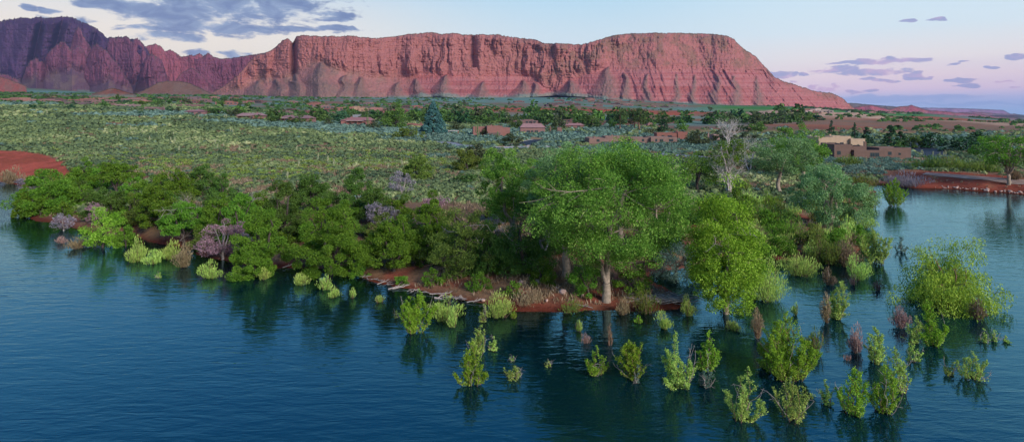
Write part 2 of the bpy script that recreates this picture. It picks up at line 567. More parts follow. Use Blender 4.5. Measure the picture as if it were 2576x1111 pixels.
def build_ground():
    us = np.concatenate([np.linspace(-2400, -250, 60), np.linspace(-240, 2820, 620), np.linspace(2840, 4800, 60)])
    ys = np.concatenate([np.linspace(36, 160, 190), np.exp(np.linspace(math.log(161), math.log(9000), 330))])
    Y, U = np.meshgrid(ys, us, indexing='ij')
    X = (U - CX) / F * Y
    Z = zt(X, Y)
    mb = MB()
    mb.add(np.stack([X, Y, Z], -1).reshape(-1, 3), grid_faces(len(ys), len(us)))
    m = vcol_mat('dry ground', 1.3, 0.4, bump=0.25, bscale=1.2)
    me = mb.mesh('ground', m, smooth=True)
    set_col(me, ground_colour(X.ravel(), Y.ravel()))
    link('ground', me, label='red desert ground with dry grass sloping up from the lake', cat='ground', kind='structure')
    # the lake floor and land behind the camera
    mb = MB()
    xs = np.linspace(-600, 600, 60)
    yy = np.linspace(-500, 36.2, 40)
    Yb, Xb = np.meshgrid(yy, xs, indexing='ij')
    mb.add(np.stack([Xb, Yb, np.full(Xb.shape, -3.6)], -1).reshape(-1, 3), grid_faces(40, 60))
    me = mb.mesh('lake_bed', m, smooth=True)
    set_col(me, np.broadcast_to(MUD, (2400, 3)))
    link('lake_bed', me, label='muddy lake bed under the deep water', cat='lake bed', kind='structure')


def build_water():
    us = np.linspace(-2400, 4800, 420)
    ys = np.concatenate([np.linspace(14, 110, 200), np.linspace(110.7, 260, 110)])
    Y, U = np.meshgrid(ys, us, indexing='ij')
    X = (U - CX) / F * Y
    mb = MB()
    depth = np.clip(-zt(X.ravel(), Y.ravel()), 0, 4)
    mb.add(np.stack([X, Y, np.zeros_like(X)], -1).reshape(-1, 3), grid_faces(len(ys), len(us)), depth)
    # behind and beside the camera, butted to the fan
    xs = (us - CX) / F * 14.0
    y2 = np.linspace(-500, 14, 30)
    Yb, Xb = np.meshgrid(y2, xs, indexing='ij')
    Xb = Xb * (1 + (14 - Yb) / 40)
    mb.add(np.stack([Xb, Yb, np.zeros_like(Xb)], -1).reshape(-1, 3), grid_faces(30, len(us)), 4.0)
    m, nt, out = mat('lake water')
    geo = N(nt, 'ShaderNodeNewGeometry')
    pos = geo.outputs['Position']
    at_ = N(nt, 'ShaderNodeAttribute', attribute_name='tone')
    # wind ripples, crests running across the breeze
    def wave(scale, rot, sx, sy, det, w, dist=0.6):
        mp = N(nt, 'ShaderNodeMapping')
        mp.inputs['Rotation'].default_value = (0, 0, R(rot))
        mp.inputs['Scale'].default_value = (sx, sy, 1)
        nt.links.new(pos, mp.inputs[0])
        return mth(nt, 'MULTIPLY', noise_tex(nt, mp.outputs[0], scale, det, 0.5, dist), w)
    h = mth(nt, 'ADD', wave(1.0, 28, 0.40, 1.35, 2, 1.1), wave(2.6, -24, 0.5, 1.4, 2, 0.45))
    h = mth(nt, 'ADD', h, wave(0.32, 12, 0.6, 1.3, 2, 1.1))
    # the breeze roughens some patches and leaves the lee of the trees smoother
    cal = noise_tex(nt, pos, 0.03, 2, 0.5)
    cal = mth(nt, 'MULTIPLY_ADD', cal, 1.1, 0.35)
    bm = N(nt, 'ShaderNodeBump')
    nt.links.new(cal, bm.inputs['Strength'])
    bm.inputs['Distance'].default_value = 0.033
    nt.links.new(h, bm.inputs['Height'])
    gl = N(nt, 'ShaderNodeBsdfGlossy')
    gl.inputs['Roughness'].default_value = 0.05
    gl.inputs['Color'].default_value = (0.54, 0.90, 0.97, 1)
    nt.links.new(bm.outputs[0], gl.inputs['Normal'])
    body = N(nt, 'ShaderNodeBsdfDiffuse')
    body.inputs[0].default_value = (*WATER_BODY, 1)
    tr = N(nt, 'ShaderNodeBsdfTransparent')
    tr.inputs[0].default_value = (0.62, 0.46, 0.36, 1)
    fac = mth(nt, 'SUBTRACT', 1.0, mth(nt, 'POWER', 2.718, mth(nt, 'MULTIPLY', at_.outputs['Fac'], -1.7)))
    mx = N(nt, 'ShaderNodeMixShader')
    nt.links.new(fac, mx.inputs[0])
    nt.links.new(tr.outputs[0], mx.inputs[1])
    nt.links.new(body.outputs[0], mx.inputs[2])
    fr = N(nt, 'ShaderNodeFresnel')
    fr.inputs['IOR'].default_value = 1.74
    nt.links.new(bm.outputs[0], fr.inputs['Normal'])
    m2 = N(nt, 'ShaderNodeMixShader')
    nt.links.new(fr.outputs[0], m2.inputs[0])
    nt.links.new(mx.outputs[0], m2.inputs[1])
    nt.links.new(gl.outputs[0], m2.inputs[2])
    nt.links.new(m2.outputs[0], out.inputs[0])
    link('water', mb.mesh('water', m), label='rippled blue green lake water around the wooded point', cat='lake', kind='structure')


WATER_BODY = (0.001, 0.015, 0.020)

# ---------------------------------------------------------------- cliffs and mesas
def pl(pts, u):
    p = np.array(pts, float)
    return np.interp(u, p[:, 0], p[:, 1])


def build_range(name, label, cat, sky, base, cliff, D0, u0, u1, nu, nv, m, seed, amp=1.0, colf=None, jag=1.0,
                slope_t=0.62, slope_c=0.22, bend=None, back=700, extra=None):
    """A mountain front as real relief: for each bearing the face climbs from its foot over talus to the cliff and on to the rim;
    gullies and buttresses push it in and out; a plateau and a back slope close it."""
    u = np.linspace(u0, u1, nu)
    vs = pl(sky, u) + jag * (1.6 * fbm(u * 0.11, 0.5, 0, seed + 1, 3) + 2.2 * fbm(u * 0.5, 3.3, 0, seed + 2, 2))
    vb = pl(base, u)
    vc = np.clip(pl(cliff, u) + 5 * fbm(u * 0.03, 7.7, 0, seed + 3, 3), vs + 1, vb)
    D = D0 + (pl(bend, u) if bend else 0) + 90 * amp * fbm(u * 0.006, 1.5, 0, seed + 4, 3)
    t = np.linspace(0, 1, nv)[:, None]
    V = vb + 4 + (vs - vb - 4) * t                                  # rows from foot to rim
    s = D / F                                                       # metres per unit
    run_t = np.clip(vb - np.maximum(V, vc), 0, None) * s / slope_t
    run_c = np.clip(vc - V, 0, None) * s * (slope_c + (0.55 * sstep(1470, 1600, u) if name == 'mesa' else 0))
    U = np.broadcast_to(u, V.shape)
    cf = sstep(-8, 26, vc - V)                                      # 0 talus, 1 cliff
    top = sstep(0, 12, V - vs)                                      # relief dies at the rim
    base_k = sstep(0, 14, vb - V)
    wob = 6 * fbm(U * 0.02, V * 0.03, 0, seed + 5, 3)
    big = ridged((U + wob) * 0.013, V * 0.0035, seed + 6, 2)
    mid = ridged((U + wob) * 0.045, V * 0.010, seed + 7, 3)
    fine = ridged((U + 0.5 * wob) * 0.15, V * 0.035, seed + 8, 3)
    led = fbm(U * 0.012, V * 0.30, 0, seed + 9, 3)
    calm = (1 - 0.55 * sstep(1470, 1600, U) * (name == 'mesa')) * (0.42 + 0.72 * sstep(-0.35, 0.35, fbm(U * 0.012, V * 0.012, 0, seed + 21, 3)))
    slot = np.clip(ridged((U + 1.4 * wob) * 0.085, V * 0.014, seed + 14, 2) - 0.45, 0, 1) * 1.8
    slot2 = np.clip(ridged((U + wob) * 0.23, V * 0.05, seed + 15, 2) - 0.4, 0, 1) * 1.6
    butt = np.abs(noise((U + 2 * wob) * 0.030, V * 0.012, 0, seed + 16)) + 0.5 * np.abs(noise((U + wob) * 0.075, V * 0.03, 0, seed + 17))
    dep = (-42 * big - 44 * butt - 9 * mid - 5 * fine + 20 * slot + 10 * slot2) * cf * calm - (7 * mid + 3 * fine + 22 * big) * (1 - cf) * base_k
    dep = dep + (4 * led + 9 * np.abs(fbm(U * 0.08, V * 0.09, 0, seed + 10, 4))) * cf
    dep = dep + 5 * fbm(U * 0.3, V * 0.3, 0, seed + 11, 3)
    if extra is not None:
        dep = dep + extra(U, V, vs, vb, vc)
    dep = dep * amp * (0.45 + 0.55 * top)
    Y = D + run_t + run_c + dep
    X = (U - CX) / F * Y
    Z = H + (HV - V) / F * Y
    X = X - 0
    ctone = colf(U, V, vs, vb, vc, cf, big, mid, fine, led)
    # plateau and the slope behind
    rx, ry, rz, rc = [X], [Y], [Z], [ctone]
    yr, zr = Y[-1], Z[-1]
    for dy, dz in ((15, 0.5), (60, 1.0), (back * 0.4, -1), (back, -6), (back * 1.6, -0.5 * (zr.max() - 60)), (back * 2.2, -(zr - 20))):
        y2 = yr + dy
        z2 = np.maximum(zr + dz - (0 if not hasattr(dz, '__len__') else 0), 0) if not hasattr(dz, '__len__') else zr + dz
        rx.append(((u - CX) / F * yr + (u - CX) / F * dy)[None])
        ry.append(y2[None])
        rz.append(z2[None])
        rc.append(ctone[-1:])
    X, Y, Z = [np.concatenate(a, 0) for a in (rx, ry, rz)]
    col = np.concatenate(rc, 0)
    mb = MB()
    mb.add(np.stack([X, Y, Z], -1).reshape(-1, 3), grid_faces(X.shape[0], nu))
    me = mb.mesh(name, m, smooth=True)
    set_col(me, col.reshape(-1, 3))
    return link(name, me, label=label, cat=cat, kind='structure')


FANS = [(803, 155, .62), (650, 200, .8), (700, 196, .7), (745, 184, .5), (905, 192, .5), (870, 188, .5), (1000, 205, .6), (1052, 196, .5), (1122, 186, .55), (1210, 204, .6), (1320, 200, .7), (1352, 206, .5),
        (1440, 200, .9), (1530, 166, .55), (1575, 182, .25), (1628, 184, .16), (1700, 183, .12), (1745, 186, .12), (1800, 184, .2), (1850, 188, .22), (1905, 195, .22)]


def fan_field(U, V):
    m = np.zeros(U.shape)
    for a, b, k in FANS:
        c = a + 8 * noise(V * 0.05, a * 0.37, 0, 17)
        m = np.maximum(m, np.clip(1.25 - np.abs(U - c) / (3 + k * np.clip(V - b, 0, 200)), 0, 1) * sstep(0, 6, V - b))
    return m


def rockcol(cliffc, talusc, band=None, rub=0.0):
    cliffc, talusc = np.array(lin(*cliffc)), np.array(lin(*talusc))
    dark = np.array(lin(92, 84, 70))

    def f(U, V, vs, vb, vc, cf, big, mid, fine, led):
        L = lambda a, b, t: a + (b - a) * np.clip(t, 0, 1)[..., None]
        n = fbm(U * 0.05, V * 0.05, 0, 201, 4)
        n2 = fbm(U * 0.35, V * 0.35, 0, 202, 3)
        c = L(np.broadcast_to(cliffc, U.shape + (3,)), cliffc * 0.78, sstep(0.0, 0.5, led * 0.5 + 0.8 * n2) * 0.7)
        t = L(np.broadcast_to(talusc, U.shape + (3,)), np.array(lin(128, 106, 92)), sstep(-0.2, 0.5, n + 0.25 * n2) * 0.6)
        if band is not None:
            bw = sstep(*band[0:2], U) * (1 - sstep(*band[2:4], U))
            pb = np.array(lin(166, 106, 103))
            st = L(np.broadcast_to(pb, U.shape + (3,)), np.array(lin(146, 72, 68)), sstep(-0.2, 0.4, fbm(U * 0.004, V * 0.42, 0, 207, 3)) * .7)
            st = L(st, np.array(lin(140, 96, 76)), sstep(0.35, 0.9, -mid) * 0.6)
            t = L(t, st, bw * 0.9)
            t = L(t, np.array(lin(124, 100, 90)), fan_field(U, V) * (0.7 + 0.3 * sstep(-.2, .4, n2)))
        c = L(c, np.array(lin(128, 96, 80)), rub * sstep(-0.1, 0.5, n + 0.3 * n2) if np.isscalar(rub) else rub(U, V, vs) * sstep(-0.25, 0.4, n + 0.4 * n2))
        o = L(t, c, cf)
        # juniper scrub on ledges and along the rim
        o = L(o, dark, sstep(0.30, 0.5, n2 + 0.1 * n) * (0.25 + 0.5 * (1 - sstep(2, 20, V - vs))))
        o = L(o, np.array(lin(60, 66, 56)), (1 - sstep(0.5, 3.0, V - vs)) * 0.75)
        # sage creeping up the foot
        o = L(o, TEALG, (1 - sstep(0, 7, vb - V + 6 * n)) * 0.6)
        return o
    return f


def build_mountains():
    m = vcol_mat('red sandstone', 0.06, 0.42, bump=11.0, bscale=0.05, stretch=(1, 1, 0.38))
    mf = vcol_mat('far red sandstone', 0.012, 0.2, bump=20.0, bscale=0.012)
    red = rockcol((158, 102, 95), (152, 106, 98), band=(930, 1080, 3000, 3001), rub=lambda U, V, vs: 0.85 * sstep(1180, 1500, U))
    sky = [(535, 232), (565, 215), (600, 188), (640, 142), (650, 136), (665, 134), (682, 126), (700, 112), (712, 101), (725, 96), (736, 107), (745, 92), (760, 89), (800, 91),
           (832, 91), (860, 92), (876, 89), (905, 93), (934, 96), (960, 95), (1006, 90), (1024, 86), (1060, 84), (1090, 82), (1108, 86), (1142, 83),
           (1165, 88), (1210, 87), (1252, 87), (1281, 93), (1300, 95), (1320, 97), (1346, 100), (1372, 110), (1404, 109), (1427, 109), (1459, 113),
           (1480, 108), (1502, 101), (1549, 88), (1578, 85), (1636, 83), (1700, 83), (1781, 85), (1815, 88), (1833, 91), (1846, 97), (1856, 110),
           (1879, 128), (1902, 142), (1914, 158), (1932, 176), (1949, 194), (1970, 204), (1999, 212), (2019, 220), (2048, 229), (2091, 234),
           (2117, 245), (2141, 265), (2158, 277)]
    base = [(535, 243), (600, 244), (700, 248), (850, 249), (950, 247), (1020, 243), (1100, 239), (1200, 245), (1290, 244), (1400, 236), (1470, 240), (1560, 252), (1640, 258), (1750, 263), (1900, 271), (2050, 277), (2158, 283)]
    cliff = [(535, 236), (600, 225), (640, 200), (680, 196), (715, 198), (745, 180), (790, 163), (805, 157), (830, 168), (870, 186), (905, 188), (935, 196), (1000, 196), (1050, 190),
             (1110, 192), (1125, 184), (1140, 194), (1200, 198), (1290, 194), (1340, 196), (1385, 232), (1400, 236), (1430, 205), (1500, 182), (1530, 170), (1560, 180),
             (1600, 178), (1700, 178), (1800, 179), (1900, 184), (1960, 212), (2040, 240), (2158, 283)]
    bend = [(535, 300), (640, 100), (800, -150), (1000, 0), (1200, 40), (1385, 130), (1450, 80), (1650, 0), (1850, 150), (2000, 420), (2158, 900)]

    def ex(U, V, vs, vb, vc):
        # the smoother right end: gullies raking down to the right, and lower relief
        k = sstep(1480, 1650, U)
        rake = ridged((U - (V - 90) * 0.55) * 0.05, V * 0.004, 301, 3)
        fan = -60 * np.clip(1 - np.abs(U - 803) / (14 + 1.3 * np.clip(V - 155, 0, 200)), 0, 1) * sstep(155, 200, V)
        alc = 40 * np.exp(-((U - 1392) / 26) ** 2) * sstep(90, 140, V)
        slot = 90 * np.exp(-((U - 738) / 7) ** 2) * (V < 205) + 60 * np.exp(-((U - 1190) / 9) ** 2) * (V < 170)
        rk2 = ridged((U - (V - 170) * (0.35 + 0.5 * sstep(1700, 2000, U))) * 0.075, V * 0.006, 333, 2)
        return k * (-9 * rake - 13 * rk2 * (V > 176)) - (60 - 44 * k) * fan_field(U, V) + fan * 0.5 + alc + slot + k * (1 - sstep(0, 8, V - 180)) * (70 * ridged(U * 0.045, V * 0.01, 18, 3)) * 0.2
    build_range('mesa', 'long red sandstone mesa with pink banded foot across the middle', 'mesa', sky, base, cliff, 2800, 537, 2156, 1300, 170, m, 11,
                amp=1.0, colf=red, bend=bend, extra=ex, slope_t=0.62, slope_c=0.45)
    # canyon mouth left of it
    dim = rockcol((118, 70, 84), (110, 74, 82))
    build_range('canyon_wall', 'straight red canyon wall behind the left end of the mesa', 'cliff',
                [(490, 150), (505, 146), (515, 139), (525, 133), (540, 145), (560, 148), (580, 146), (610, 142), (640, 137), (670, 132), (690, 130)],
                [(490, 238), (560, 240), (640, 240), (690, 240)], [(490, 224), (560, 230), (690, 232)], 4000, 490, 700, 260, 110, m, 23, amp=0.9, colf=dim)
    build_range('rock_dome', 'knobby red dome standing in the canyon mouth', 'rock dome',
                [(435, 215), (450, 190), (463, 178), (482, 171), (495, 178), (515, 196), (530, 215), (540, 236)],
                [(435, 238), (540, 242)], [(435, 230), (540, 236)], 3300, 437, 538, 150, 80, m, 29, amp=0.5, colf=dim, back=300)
    build_range('canyon_dome', 'dark rounded summits at the head of the canyon', 'summit',
                [(340, 140), (355, 122), (372, 115), (385, 111), (392, 111), (405, 117), (415, 130), (428, 125), (440, 131), (455, 142), (470, 140), (480, 138), (490, 141), (503, 134), (512, 141), (522, 133), (535, 143), (560, 150)],
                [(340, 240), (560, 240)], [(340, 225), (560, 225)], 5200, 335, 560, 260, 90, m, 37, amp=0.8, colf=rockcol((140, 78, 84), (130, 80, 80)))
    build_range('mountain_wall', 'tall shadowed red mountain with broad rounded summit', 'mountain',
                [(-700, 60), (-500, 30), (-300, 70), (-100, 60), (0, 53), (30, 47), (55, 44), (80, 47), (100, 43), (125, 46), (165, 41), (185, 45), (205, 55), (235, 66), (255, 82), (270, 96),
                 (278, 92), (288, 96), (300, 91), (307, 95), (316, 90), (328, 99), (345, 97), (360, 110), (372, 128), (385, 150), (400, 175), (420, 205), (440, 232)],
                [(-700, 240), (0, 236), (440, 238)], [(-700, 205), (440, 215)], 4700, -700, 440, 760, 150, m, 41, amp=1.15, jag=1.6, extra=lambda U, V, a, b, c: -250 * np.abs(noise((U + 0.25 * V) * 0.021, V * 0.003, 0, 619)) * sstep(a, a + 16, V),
                colf=rockcol((76, 54, 80), (80, 60, 80)), bend=[(-700, 0), (280, 0), (340, -300), (440, -500)])  # blue-violet shade of this face is put into its rock colour
    fr = rockcol((118, 72, 86), (98, 74, 84))  # lit look of the spurs before the dark wall, put into pinker rock
    spurs = [
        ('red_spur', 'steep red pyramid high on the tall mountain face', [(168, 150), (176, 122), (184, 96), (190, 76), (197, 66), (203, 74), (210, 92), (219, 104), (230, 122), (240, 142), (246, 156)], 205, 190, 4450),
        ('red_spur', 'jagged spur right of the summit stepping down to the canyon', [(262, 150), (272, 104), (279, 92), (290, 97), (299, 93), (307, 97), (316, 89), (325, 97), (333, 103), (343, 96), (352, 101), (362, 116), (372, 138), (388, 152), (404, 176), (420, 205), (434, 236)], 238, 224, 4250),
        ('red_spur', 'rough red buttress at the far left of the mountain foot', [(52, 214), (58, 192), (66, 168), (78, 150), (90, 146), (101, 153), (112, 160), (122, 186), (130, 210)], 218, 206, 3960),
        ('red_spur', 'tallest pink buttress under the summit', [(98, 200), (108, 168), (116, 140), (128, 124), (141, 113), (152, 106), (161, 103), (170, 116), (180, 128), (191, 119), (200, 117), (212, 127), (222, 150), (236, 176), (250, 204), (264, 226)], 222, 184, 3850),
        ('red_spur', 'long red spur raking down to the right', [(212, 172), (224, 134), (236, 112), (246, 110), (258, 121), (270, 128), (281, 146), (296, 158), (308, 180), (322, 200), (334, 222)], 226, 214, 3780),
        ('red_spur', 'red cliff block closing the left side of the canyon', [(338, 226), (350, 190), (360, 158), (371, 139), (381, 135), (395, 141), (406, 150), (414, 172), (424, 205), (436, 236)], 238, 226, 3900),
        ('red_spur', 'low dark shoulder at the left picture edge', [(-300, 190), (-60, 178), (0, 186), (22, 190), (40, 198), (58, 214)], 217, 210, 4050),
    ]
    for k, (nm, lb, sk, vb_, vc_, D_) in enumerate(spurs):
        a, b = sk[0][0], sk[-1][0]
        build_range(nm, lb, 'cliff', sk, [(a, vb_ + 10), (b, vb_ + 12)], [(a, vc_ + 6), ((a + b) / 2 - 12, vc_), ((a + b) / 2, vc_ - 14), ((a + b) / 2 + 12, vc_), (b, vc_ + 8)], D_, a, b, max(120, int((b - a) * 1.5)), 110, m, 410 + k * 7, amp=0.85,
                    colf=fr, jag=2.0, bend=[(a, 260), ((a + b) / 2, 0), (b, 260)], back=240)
    hill = rockcol((128, 92, 74), (126, 92, 76))
    build_range('brown_hill', 'smooth brown hill at the foot of the canyon', 'hill',
                [(330, 238), (360, 228), (385, 215), (400, 207), (420, 204), (450, 204), (475, 208), (500, 220), (525, 232), (548, 240)],
                [(330, 241), (548, 244)], [(330, 100), (548, 100)], 2250, 332, 546, 200, 40, m, 59, amp=0.25, colf=hill, jag=0.4, back=250, slope_t=0.3)
    build_range('cone_hill', 'small conical brown hill above the left village', 'hill',
                [(228, 236), (250, 231), (268, 225), (283, 221), (300, 225), (320, 232), (345, 238)],
                [(228, 240), (345, 241)], [(228, 100), (345, 100)], 1250, 229, 344, 100, 24, m, 61, amp=0.1, colf=rockcol((134, 82, 70), (134, 82, 70)), jag=0.2, back=90, slope_t=0.3)
    build_range('red_hill', 'rounded red hill at the left edge of the valley', 'hill',
                [(-200, 200), (-60, 192), (0, 193), (20, 198), (45, 208), (68, 217)],
                [(-200, 242), (68, 242)], [(-200, 100), (68, 100)], 2550, -200, 67, 140, 30, m, 67, amp=0.3, colf=rockcol((150, 84, 74), (150, 84, 74)), jag=0.3, back=300, slope_t=0.4)
    # the far ranges at the right
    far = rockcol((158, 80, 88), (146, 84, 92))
    build_range('far_ridge', 'far pink ridge with a small rocky knob', 'ridge',
                [(2120, 282), (2150, 270), (2175, 266), (2190, 264), (2215, 270), (2240, 275), (2262, 268), (2285, 266), (2293, 264), (2300, 267), (2315, 271), (2330, 277), (2380, 280),
                 (2400, 283), (2425, 284), (2470, 288), (2500, 292), (2540, 296), (2576, 299), (2800, 304), (3300, 300)],
                [(2120, 287), (2300, 290), (2450, 297), (2576, 305), (3300, 306)], [(2120, 280), (3300, 302)], 5600, 2122, 3300, 420, 60, mf, 71, amp=0.7, colf=far, jag=0.35)
    build_range('green_ridge', 'dark blue green ridge behind the end of the mesa', 'ridge',
                [(2100, 262), (2143, 259), (2175, 262), (2210, 265), (2240, 267), (2262, 269), (2290, 276), (2330, 284)],
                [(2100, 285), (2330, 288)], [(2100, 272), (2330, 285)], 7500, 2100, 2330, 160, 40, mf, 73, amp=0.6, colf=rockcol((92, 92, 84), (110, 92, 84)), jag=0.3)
    build_range('violet_ridge', 'low violet ridge beyond the far pink ridge', 'ridge',
                [(2380, 288), (2410, 283), (2450, 281), (2490, 284), (2520, 287), (2550, 286), (2576, 290), (2700, 294), (3300, 280)],
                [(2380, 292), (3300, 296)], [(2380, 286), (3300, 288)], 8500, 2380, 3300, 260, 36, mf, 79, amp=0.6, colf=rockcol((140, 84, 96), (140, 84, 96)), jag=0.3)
    build_range('far_plateau', 'flat blue violet plateau on the far skyline', 'plateau',
                [(2290, 273), (2320, 271), (2400, 272), (2460, 274), (2500, 276), (2525, 277), (2533, 282), (2545, 288), (2576, 291), (2700, 292), (3300, 286)],
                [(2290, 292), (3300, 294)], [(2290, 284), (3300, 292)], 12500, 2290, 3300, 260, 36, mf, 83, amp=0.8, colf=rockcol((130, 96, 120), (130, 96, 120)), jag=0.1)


# ---------------------------------------------------------------- sky, light, air, camera
def build_sky():
    w = bpy.data.worlds.new('World')
    bpy.context.scene.world = w
    w.use_nodes = True
    nt = w.node_tree
    nt.nodes.clear()
    out = N(nt, 'ShaderNodeOutputWorld')
    bg = N(nt, 'ShaderNodeBackground')
    bg.inputs[1].default_value = 1.0
    tc = N(nt, 'ShaderNodeTexCoord').outputs['Generated']
    sx = N(nt, 'ShaderNodeSeparateXYZ')
    nt.links.new(tc, sx.inputs[0])
    X, Y, Z = sx.outputs
    az = mth(nt, 'MULTIPLY', mth(nt, 'ARCTAN2', X, Y), 57.29578)
    el = mth(nt, 'MULTIPLY', mth(nt, 'ARCSINE', Z), 57.29578)
    f = mth(nt, 'DIVIDE', el, 90.0)
    q = lambda e: max(e, 0) / 90.0
    # opposite the sunset: earth shadow, rose belt, pale, then blue
    east = ramp(nt, f, [(0, lin(132, 168, 208)), (q(1.2), lin(158, 170, 210)), (q(2.1), lin(222, 194, 208)), (q(3.2), lin(240, 214, 210)), (q(4.6), lin(242, 230, 218)),
                        (q(7), lin(214, 228, 230)), (q(11), lin(194, 220, 231)), (q(16), lin(150, 202, 234)), (q(27), lin(46, 138, 206)), (q(45), lin(18, 100, 172)), (1, lin(10, 64, 128))])
    mid = ramp(nt, f, [(0, lin(226, 214, 210)), (q(4), lin(220, 222, 220)), (q(7), lin(206, 222, 226)), (q(11), lin(176, 210, 226)), (q(16), lin(142, 198, 232)), (q(27), lin(44, 138, 206)), (q(45), lin(18, 100, 172)), (1, lin(10, 64, 128))])
    west = ramp(nt, f, [(0, lin(246, 226, 190)), (q(4), lin(244, 228, 200)), (q(7), lin(238, 226, 208)), (q(10), lin(212, 216, 216)), (q(13), lin(140, 186, 226)), (q(18), lin(96, 166, 224)), (q(27), lin(46, 130, 202)), (q(45), lin(18, 100, 172)), (1, lin(10, 64, 128))])
    t1 = N(nt, 'ShaderNodeMapRange', interpolation_type='SMOOTHSTEP')
    nt.links.new(az, t1.inputs[0])
    t1.inputs[1].default_value, t1.inputs[2].default_value = -26, 6
    t2 = N(nt, 'ShaderNodeMapRange', interpolation_type='SMOOTHSTEP')
    nt.links.new(az, t2.inputs[0])
    t2.inputs[1].default_value, t2.inputs[2].default_value = 8, 28
    sky = mix(nt, t2.outputs[0], mix(nt, t1.outputs[0], west, mid), east)
    # clouds: ellipses in bearing and height, torn by noise
    cv = N(nt, 'ShaderNodeCombineXYZ')
    nt.links.new(az, cv.inputs[0])
    nt.links.new(mth(nt, 'MULTIPLY', el, 2.6), cv.inputs[1])
    cvec = cv.outputs[0]
    n1 = noise_tex(nt, cvec, 0.40, 6, 0.56, 0.5)
    n2 = noise_tex(nt, cvec, 1.5, 4, 0.6)

    wn = N(nt, 'ShaderNodeTexNoise')
    wn.inputs['Scale'].default_value = 0.55
    wn.inputs['Detail'].default_value = 5
    nt.links.new(cvec, wn.inputs['Vector'])
    w1 = N(nt, 'ShaderNodeVectorMath', operation='SUBTRACT')
    nt.links.new(wn.outputs['Color'], w1.inputs[0])
    w1.inputs[1].default_value = (0.5, 0.5, 0.5)
    w2 = N(nt, 'ShaderNodeVectorMath', operation='MULTIPLY')
    nt.links.new(w1.outputs[0], w2.inputs[0])
    w2.inputs[1].default_value = (3.2, 2.4, 0)
    w3 = N(nt, 'ShaderNodeVectorMath', operation='ADD')
    nt.links.new(cvec, w3.inputs[0])
    nt.links.new(w2.outputs[0], w3.inputs[1])
    wvec = w3.outputs[0]

    def cl(u, v, wu, wv):
        a = math.degrees(math.atan((u - CX) / F))
        c = math.cos(math.radians(a))
        e = math.degrees(math.atan((HV - v) / F * c))
        return a, e * 2.6, wu * math.degrees(1 / F) * c * c, wv * math.degrees(1 / F) * c * 2.6

    def field(lst):
        acc = None
        for u, v, wu, wv in lst:
            a, e, sa, se = cl(u, v, wu, wv)
            s = N(nt, 'ShaderNodeVectorMath', operation='SUBTRACT')
            nt.links.new(wvec, s.inputs[0])
            s.inputs[1].default_value = (a, e, 0)
            k = N(nt, 'ShaderNodeVectorMath', operation='MULTIPLY')
            nt.links.new(s.outputs[0], k.inputs[0])
            k.inputs[1].default_value = (1 / sa, 1 / se, 0)
            d = N(nt, 'ShaderNodeVectorMath', operation='DOT_PRODUCT')
            nt.links.new(k.outputs[0], d.inputs[0])
            nt.links.new(k.outputs[0], d.inputs[1])
            acc = d.outputs['Value'] if acc is None else mth(nt, 'MINIMUM', acc, d.outputs['Value'])
        return acc
    A = field([(570, 2, 290, 62), (430, 35, 150, 34), (330, 15, 120, 24), (700, 8, 130, 44), (470, 62, 130, 26), (560, 70, 120, 26), (640, 74, 80, 16), (400, 90, 70, 12), (470, 95, 60, 10),
               (740, 72, 60, 8), (850, 73, 74, 9), (830, 36, 70, 9), (840, 48, 50, 6), (75, 20, 35, 9), (130, 30, 30, 7), (170, 50, 60, 9), (500, 135, 40, 8), (590, 137, 35, 12), (230, 12, 60, 12), (360, 70, 70, 12)])
    B = field([(2210, 157, 88, 10), (2270, 155, 80, 8), (2200, 180, 90, 13), (2085, 176, 70, 8), (2300, 190, 36, 10), (2335, 197, 20, 5), (2110, 158, 40, 5), (2278, 53, 24, 7), (2355, 49, 30, 5),
               (1960, 190, 42, 7), (1950, 183, 30, 4), (2025, 187, 20, 4), (2425, 202, 40, 6), (2440, 213, 34, 5), (2566, 141, 32, 8), (2495, 168, 18, 4), (2420, 150, 16, 4), (2205, 202, 50, 5), (2105, 218, 26, 7),
               (2075, 224, 28, 9), (2045, 221, 26, 6), (2190, 227, 24, 6), (2140, 232, 30, 4), (2535, 205, 24, 4), (2540, 218, 34, 3), (2390, 158, 16, 4), (1995, 205, 12, 5)])
    Bd = field([(2270, 245, 260, 9), (2200, 252, 200, 6), (2420, 262, 240, 6)])

    def cover(d, lo, hi, noise_k):
        s = mth(nt, 'SUBTRACT', 1.0, d)
        s = mth(nt, 'ADD', s, mth(nt, 'MULTIPLY', mth(nt, 'SUBTRACT', n1, 0.5), noise_k))
        s = mth(nt, 'ADD', s, mth(nt, 'MULTIPLY', mth(nt, 'SUBTRACT', n2, 0.5), noise_k * 0.35))
        mr = N(nt, 'ShaderNodeMapRange', interpolation_type='SMOOTHSTEP')
        nt.links.new(s, mr.inputs[0])
        mr.inputs[1].default_value, mr.inputs[2].default_value = lo, hi
        return mr.outputs[0]
    ca = cover(A, -0.35, 0.75, 4.4)
    cb = cover(B, -0.05, 0.65, 3.6)
    cd = cover(Bd, 0.0, 0.9, 1.4)
    cola = ramp(nt, n1, [(0.36, lin(138, 156, 184)), (0.62, lin(84, 104, 150))])
    colb = ramp(nt, n1, [(0.40, lin(200, 160, 190)), (0.60, lin(140, 142, 184))])
    sky = mix(nt, mth(nt, 'MULTIPLY', ca, 0.92), sky, cola)
    sky = mix(nt, mth(nt, 'MULTIPLY', cb, 0.85), sky, colb)
    sky = mix(nt, mth(nt, 'MULTIPLY', cd, 0.7), sky, lin(132, 154, 200))
    ns = N(nt, 'ShaderNodeTexSky', sky_type='NISHITA')
    ns.sun_disc = False
    ns.sun_elevation = SUN_EL
    ns.sun_rotation = SUN_AZ
    ad = N(nt, 'ShaderNodeMix', data_type='RGBA', blend_type='ADD')
